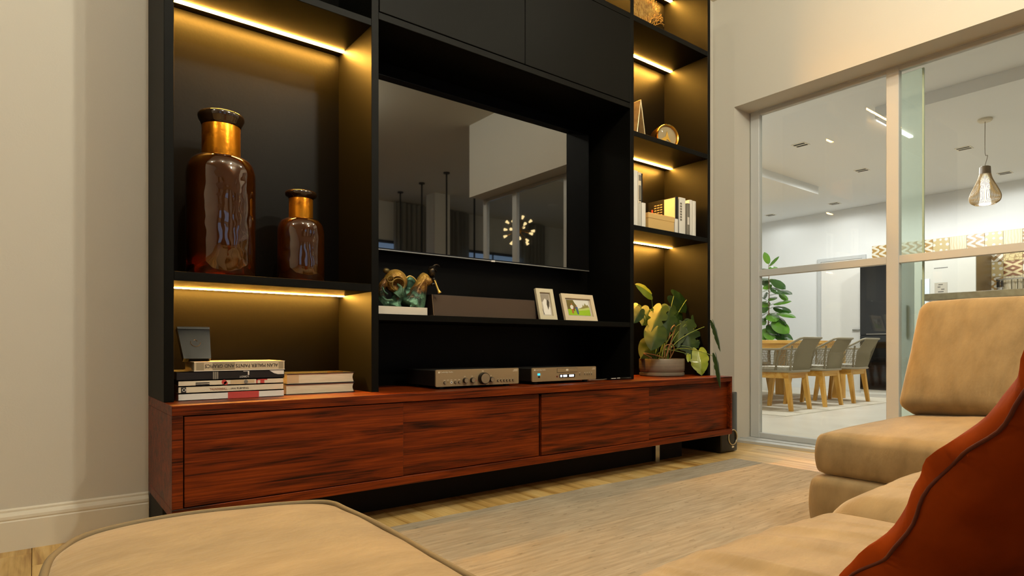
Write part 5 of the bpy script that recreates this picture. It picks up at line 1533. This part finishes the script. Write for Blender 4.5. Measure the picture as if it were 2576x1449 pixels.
obj('dark_strip', B(10.094, 10.1, FY(2326), FY(2317), 1.2, FZ(2326, 703)), pm('strip_brown', (60, 50, 36), 0.6), fr)  # dark strip added on the door to stand for a gap
obj('pale_strip', B(10.085, 10.1, FY(2339), FY(2326), 1.2, FZ(2332, 702)), pm('panel_pale_blue', (214, 226, 236), 0.3), fr)  # pale strip added on the door to stand for the opening there
kc = thing('kitchen_counter', 'pale stone worktop run along the tiled wall beside the refrigerator', 'counter', (10.45, 1.6, 0))
obj('cabinet', B(10.2, XK - 0.02, 0.2, 2.695, 0.0, 0.94), fw_, kc); obj('worktop', B(10.17, XK - 0.015, 0.2, 2.697, 0.94, 0.98), pm('stone_top', (176, 168, 146), 0.4, col2=(150, 142, 120), vscale=20), kc)
ur = thing('utensil_rail', 'steel rail with hanging kitchen tools on the patterned tiles', 'utensil rail', (10.72, 2.4, 1.7))
def UP(px, py): return P(px, py, 'X', 10.70)
bm = BM(); tube(bm, [UP(2506, 704), UP(2600, 697)], 0.012, 8); obj('rail', bm, chrome, ur)
obj('end_bracket', B(10.69, XK - 0.012, UP(2512, 704).y, UP(2506, 704).y, UP(2509, 707).z, UP(2509, 702).z), dark_metal, ur)
bm = BM(); box(bm, 10.66, 10.74, UP(2525, 730).y, UP(2509, 730).y, UP(2518, 760).z, UP(2518, 722).z, 0.01, 2); obj('canister', bm, chrome, ur)
obj('spatula', B(10.68, 10.72, UP(2514, 720).y, UP(2508, 720).y, UP(2511, 723).z, UP(2511, 709).z), dark_metal, ur)
obj('spatula', B(10.68, 10.72, UP(2523, 720).y, UP(2519, 720).y, UP(2521, 723).z, UP(2521, 706).z), dark_metal, ur)
for px_ in (2545, 2560, 2574):
    bm = BM(); tube(bm, [UP(px_, 700), UP(px_, 745)], 0.007, 6); sph(bm, UP(px_, 742), 0.02); obj('ladle', bm, chrome, ur, smooth='all')

# bar counter and stool just beyond the glazing
bc = thing('bar_counter', 'raised stone-topped breakfast bar with patterned tile front', 'counter', (5.6, 0.6, 0.0))
by1 = P(2318, 750, 'X', 5.4).y
obj('worktop', B(5.4, 5.95, -0.6, by1, 1.093, 1.143, 0.004, 2), MATS['stone_top'], bc)
obj('base', B(5.68, 5.85, -0.6, by1 - 0.02, 0.0, 1.095), pm('bar_base', (122, 98, 56), 0.6), bc)
k = 0; yy = by1 - 0.30
while yy > 0.2:
    o = obj('tile', B(5.672, 5.68, yy - TW + 0.003, yy, 1.085 - TW, 1.085, 0.001, 1), [TM[2], TM[4], TM[5], TM[1]][k % 4], bc)
    o2 = obj('tile', B(5.672, 5.68, yy - TW + 0.003, yy, 1.082 - 2 * TW, 1.082 - TW, 0.001, 1), [TM[0], TM[3], TM[2], TM[5]][k % 4], bc)
    yy -= TW; k += 1
st = thing('bar_stool', 'grey bucket-backed bar stool tucked up to the breakfast bar', 'bar stool', (5.2, 1.50, 0.0))
sc2 = P(2412, 757, 'X', 5.05)
stm = pm('stool_grey', (172, 168, 152), 0.6)
bm = BM(); sy = sc2.y; n = 20
gr_ = []
for j in range(7):
    row = []
    for i in range(n + 1):
        a = math.pi * i / n; v = j / 6
        topz = 0.72 + (sc2.z - 0.72) * (math.sin(a) ** 0.55) * 1.0
        zz_ = 0.70 + (topz - 0.70) * v
        row.append((Vector((5.30 - 0.255 * math.sin(a) * (0.85 + 0.15 * v), sy + 0.235 * math.cos(a) * (0.9 + 0.1 * v), zz_))))
    gr_.append(row)
g1_ = [[bm.verts.new(p) for p in row] for row in gr_]
g2_ = [[bm.verts.new(p + (Vector((5.30, sy, p.z)) - p).normalized() * 0.02) for p in row] for row in gr_]
for j in range(6):
    for i in range(n):
        bm.faces.new((g1_[j][i], g1_[j][i + 1], g1_[j + 1][i + 1], g1_[j + 1][i])); bm.faces.new((g2_[j][i], g2_[j + 1][i], g2_[j + 1][i + 1], g2_[j][i + 1]))
for i in range(n): bm.faces.new((g1_[6][i], g1_[6][i + 1], g2_[6][i + 1], g2_[6][i]))
for j in range(6):
    bm.faces.new((g1_[j][0], g1_[j + 1][0], g2_[j + 1][0], g2_[j][0])); bm.faces.new((g1_[j][n], g2_[j][n], g2_[j + 1][n], g1_[j + 1][n]))
obj('bucket_back', fixn(bm), stm, st, smooth='all')
obj('seat', B(5.07, 5.34, sy - 0.21, sy + 0.21, 0.66, 0.72, 0.02, 3), stm, st, smooth=True)
for dx in (-0.14, 0.12):
    for dy_ in (-0.17, 0.17):
        bm = BM(); tube(bm, [(5.21 + dx * 0.8, sy + dy_ * 0.8, 0.67), (5.21 + dx * 1.3, sy + dy_ * 1.2, 0.0)], 0.012, 8); obj('leg', bm, honey, st)
bm = BM(); tube(bm, [(5.21 + a_ * 1.15, sy + b2 * 1.1, 0.25) for a_, b2 in ((-0.14, -0.17), (0.12, -0.17), (0.12, 0.17), (-0.14, 0.17))], 0.008, 6, closed=True); obj('foot_ring', bm, chrome, st)

# pendant lamp over the kitchen side
pcn = P(2478, 299, 'Z', ZK); px_, py_ = pcn.x, pcn.y
tp = thing('pendant_lamp', 'ribbed teardrop pendant lamp with glowing tube seen through the glazing', 'lamp', (px_, py_, ZK))
def ZP(y): return P(2478, y, 'X', px_).z
bm = BM(); lathe(bm, [(0.064, ZK), (0.064, ZK - 0.018), (0.05, ZK - 0.03), (0.0, ZK - 0.03)], (px_, py_, 0), 28, cap=False); obj('canopy', fixn(bm), pm('canopy_beige', (214, 204, 180), 0.4), tp, smooth=True)
bm = BM(); tube(bm, smoothpath([(px_, py_, ZK - 0.03), (px_, py_, ZP(385)), (px_ + 0.012, py_ - 0.018, ZP(392)), (px_, py_, ZP(416))], 5), 0.0028, 6); obj('cord', bm, pm('cord_grey', (110, 98, 76), 0.6), tp)
bm = BM(); lathe(bm, [(0.030, ZP(418)), (0.046, ZP(420)), (0.050, ZP(438)), (0.0, ZP(438))], (px_, py_, 0), 28); obj('neck', fixn(bm), pm('neck_walnut', (104, 84, 54), 0.5), tp, smooth=True)
bm = BM(); lathe(bm, [(0.034, ZP(437)), (0.042, ZP(500)), (0.050, ZP(510)), (0.050, ZP(515)), (0.0, ZP(515))], (px_, py_, 0), 28); obj('light_tube', fixn(bm), emis('lamp_tube', (1.0, 0.88, 0.62), 4.5), tp, smooth=True)
bm = BM()
for k in range(56):
    a = 2 * math.pi * k / 56
    pr = smoothpath([(0.046, ZP(436)), (0.062, ZP(452)), (0.112, ZP(480)), (0.133, ZP(497)), (0.122, ZP(508)), (0.088, ZP(514))][0:0] or [Vector((r_ * math.cos(a) + px_, r_ * math.sin(a) + py_, z_)) for r_, z_ in ((0.046, ZP(436)), (0.062, ZP(452)), (0.112, ZP(480)), (0.131, ZP(495)), (0.122, ZP(507)), (0.084, ZP(514)))], 3)
    tube(bm, pr, 0.0026, 4)
obj('ribbed_shade', bm, pm('shade_ribs', (170, 142, 96), 0.5), tp, smooth='all')

# slotted recessed ceiling spots in the dining room
spot_px = [(2014, 364), (2168, 428), (2099, 512), (1938, 541), (2425, 373), (2528, 435)]
slotm = pm('slot_black', (10, 9, 8), 0.6); platem = pm('slot_plate', (228, 220, 200), 0.4)
extra = [(5.4, 3.6), (5.3, 0.6), (7.6, 0.4), (9.4, 0.5), (5.4, 5.9)]  # unseen fittings, added to brighten the dining room, now unlit
allsp = [P(a_, b2, 'Z', ZK) for a_, b2 in spot_px] + [Vector((a_, b2, ZK)) for a_, b2 in extra]
s0 = None
names = ['nearest the glazing above the chairs', 'above the far end of the chair row', 'by the far wall above the plant side', 'in the corner above the rubber plant', 'beside the pendant lamp', 'beyond the pendant lamp by the far wall', 'added unlit just inside the glazing near the jamb', 'added unlit above the bar stool', 'added unlit above the bar end', 'added unlit above the worktop', 'added unlit near the side wall']
for i, p in enumerate(allsp):
    t = thing('slot_downlight', 'square two-slot ceiling light ' + names[i], 'ceiling light', (p.x, p.y, ZK - 0.0), 'slotted ceiling lights')
    dz_ = ZK if not (5.2 < p.x < 8.96 and p.y > 4.28) else ZK - 0.11
    t.location.z = dz_; ROOT[t.name] = Vector((p.x, p.y, dz_))
    obj('plate', B(p.x - 0.075, p.x + 0.075, p.y - 0.075, p.y + 0.075, dz_ - 0.004, dz_ + 0.002), platem, t)
    for dx in (-0.042, 0.028):
        obj('slot', B(p.x + dx - 0.012, p.x + dx + 0.026, p.y - 0.062, p.y + 0.062, dz_ - 0.0055, dz_ - 0.001), slotm, t)
    if i >= len(spot_px): continue          # only the lamps the photograph shows give light
    ld = bpy.data.lights.new('slot_lamp', 'SPOT'); ld.energy = KIT_W * (0.06 if p.x > 10 or p.x < 5.5 else (0.6 if i == 4 else 1.0)); ld.color = KIT_C; ld.spot_size = math.radians(180); ld.spot_blend = 0.25; ld.shadow_soft_size = 0.07
    lo = bpy.data.objects.new('slot_lamp', ld); COL.objects.link(lo); lo.location = (p.x, p.y, dz_ - 0.08)
ll = obj('linear_ceiling_light', B(6.75, 7.6, 2.60, 2.64, ZK - 0.02, ZK + 0.001), emis('linear_white', (1.0, 0.95, 0.85), 3.0), base=(7.17, 2.62, ZK - 0.02))
tag(ll, 'thin white linear light on the ceiling past the dropped beam', 'ceiling light')

# ------------------------------------------------------------------ the rest of the living room, seen in the television
struct('trim_4', B(5.66, 5.98, -4.25, -3.95, 0.0, ZC), paint)                 # square column
cur_m = pm('grey_linen_curtain', (196, 190, 176), 0.9, sheen=0.2)
winm = emis('dusk_daylight', (0.42, 0.62, 0.92), 0.8)
for i, (a_, b2) in enumerate(((-2.6, -0.9), (0.3, 2.0), (4.2, 5.55), (6.9, 8.6))):
    w = obj('window_%d' % (i + 2), B(a_ - 0.06, b2 + 0.06, -5.102, -5.05, 0.25, 2.75), pm('window_frame_dark', (40, 40, 40), 0.4)); w['kind'] = 'structure'
    mid = (a_ + b2) / 2
    for c_, d_ in ((a_, mid - 0.025), (mid + 0.025, b2)):
        obj('pane_offscreen', B(c_, d_, -5.05, -5.045, 0.31, 2.69), winm, w)
    for s_, (c_, d_) in enumerate(((a_ - 0.55, a_ + 0.18), (b2 - 0.18, b2 + 0.55))):
        bm = BM(); top = []; bot = []; nn_ = 60
        for k in range(nn_ + 1):
            xx = c_ + (d_ - c_) * k / nn_; yy = -4.97 + 0.045 * math.sin(k / nn_ * math.pi * 14) + 0.01 * math.sin(k * 1.7)
            top.append((xx, yy, ZC - 0.02)); bot.append((xx, yy, 0.02))
        r0, r1 = ring(bm, top), ring(bm, bot); bridge(bm, r0, r1, closed=False)
        bmesh.ops.solidify(bm, geom=bm.faces[:], thickness=0.004)
        cu = obj('curtain', bm, cur_m, base=((c_ + d_) / 2, -4.97, 0.02), smooth='all')
        tag(cu, 'grey linen curtain on the %s side of the %s rear window' % (('plain wall', 'glazed wall')[s_], ('first', 'second', 'third', 'fourth')[i]), 'curtain', 'rear window curtains')
# row of slim pendants and a sputnik chandelier
shade_m = pm('pendant_black', (18, 17, 15), 0.4, metal=0.5)
for i, yy in enumerate((-4.31, -3.54, -2.75, -1.97)):
    t = thing('cord_pendant', 'slim black cord pendant, %s in the row' % ('nearest the rear curtains', 'second from the rear curtains', 'third from the rear curtains', 'farthest from the rear curtains')[i], 'lamp', (5.165, yy, ZC), 'row of slim cord pendants')
    bm = BM(); lathe(bm, [(0.05, ZC), (0.05, ZC - 0.02), (0.0, ZC - 0.02)], (5.165, yy, 0), 20, cap=False); obj('canopy', fixn(bm), shade_m, t)
    bm = BM(); tube(bm, [(5.165, yy, ZC - 0.02), (5.165, yy, 1.5)], 0.014, 8); obj('cord', bm, shade_m, t)
    bm = BM(); lathe(bm, [(0.016, 1.52), (0.03, 1.48), (0.10, 1.34), (0.10, 1.33), (0.0, 1.45)], (5.165, yy, 0), 24, cap=False); obj('shade', fixn(bm), shade_m, t, smooth=True)
    bm = BM(); sph(bm, Vector((5.165, yy, 1.375)), 0.03); obj('bulb', bm, pm('pendant_bulb_opal', (220, 212, 194), 0.3), t, smooth='all')
cz = Vector((6.5, -2.58, 2.7))
t = thing('sputnik_chandelier', 'brass starburst chandelier with small glowing cups, mirrored in the television', 'chandelier', (6.5, -2.58, ZC))
bm = BM(); tube(bm, [(6.5, -2.58, ZC), cz], 0.008, 8); sph(bm, cz, 0.05); obj('stem', bm, goldp, t, smooth='all')
bulb_m = emis('chandelier_glow', (1.0, 0.72, 0.34), 6.0)
for k in range(18):
    ph = math.acos(1 - 2 * (k + 0.5) / 18); th = k * 2.39996
    d = Vector((math.sin(ph) * math.cos(th), math.sin(ph) * math.sin(th), math.cos(ph)))
    bm = BM(); tube(bm, [cz, cz + d * 0.23], 0.005, 6); arm = obj('arm', bm, goldp, t)
    bm = BM(); tube(bm, [cz + d * 0.22, cz + d * 0.28], [0.012, 0.026], 10); obj('glowing_cup_offscreen', bm, bulb_m, arm)

# living room ceiling spots
lsp = [(-1.4, 0.9, .42), (0.4, 0.5, .62), (1.8, 0.3, 1.2), (3.0, 1.0, .3), (-1.5, -3.0, 0), (1.6, -3.0, 0), (2.3, -1.0, .9), (8.0, -3.4, 0), (9.0, -1.6, 0)]  # zero-weight entries: unseen fittings added to brighten the rear, now unlit
ringm = pm('downlight_ring', (226, 220, 206), 0.4); dm = emis('downlight_disc', LIV_C, 9.0)
nm2 = ['beyond the chaise', 'above the chaise end of the rug', 'above the middle of the rug', 'above the end of the rug near the glazed wall', 'added unlit by the first rear window', 'added unlit by the second rear window', 'behind the return of the sofa', 'added unlit by the fourth rear window', 'added unlit above the starburst chandelier']
for i, (a_, b2, k_) in enumerate(lsp):
    t = thing('round_downlight', 'round recessed ceiling light ' + nm2[i], 'ceiling light', (a_, b2, ZC), 'living room ceiling lights')
    bm = BM(); lathe(bm, [(0.10, ZC + 0.001), (0.10, ZC - 0.008), (0.08, ZC - 0.010), (0.076, ZC - 0.002)], (a_, b2, 0), 28, cap=False); obj('trim_ring', fixn(bm), ringm, t, smooth=True)
    bm = BM(); lathe(bm, [(0.076, ZC - 0.003), (0.0, ZC - 0.003)], (a_, b2, 0), 28, cap=False); obj('diffuser_offscreen' if k_ else 'diffuser', fixn(bm), dm if k_ else pm('opal_diffuser_unlit', (214, 208, 194), 0.4), t)
    if not k_: continue
    ld = bpy.data.lights.new('ceiling_lamp_offscreen', 'POINT'); ld.energy = LIV_W * k_ * 0.95; ld.color = LIV_C; ld.shadow_soft_size = 0.05
    lo = bpy.data.objects.new('ceiling_lamp_offscreen', ld); COL.objects.link(lo); lo.location = (a_, b2, ZC - 0.13)
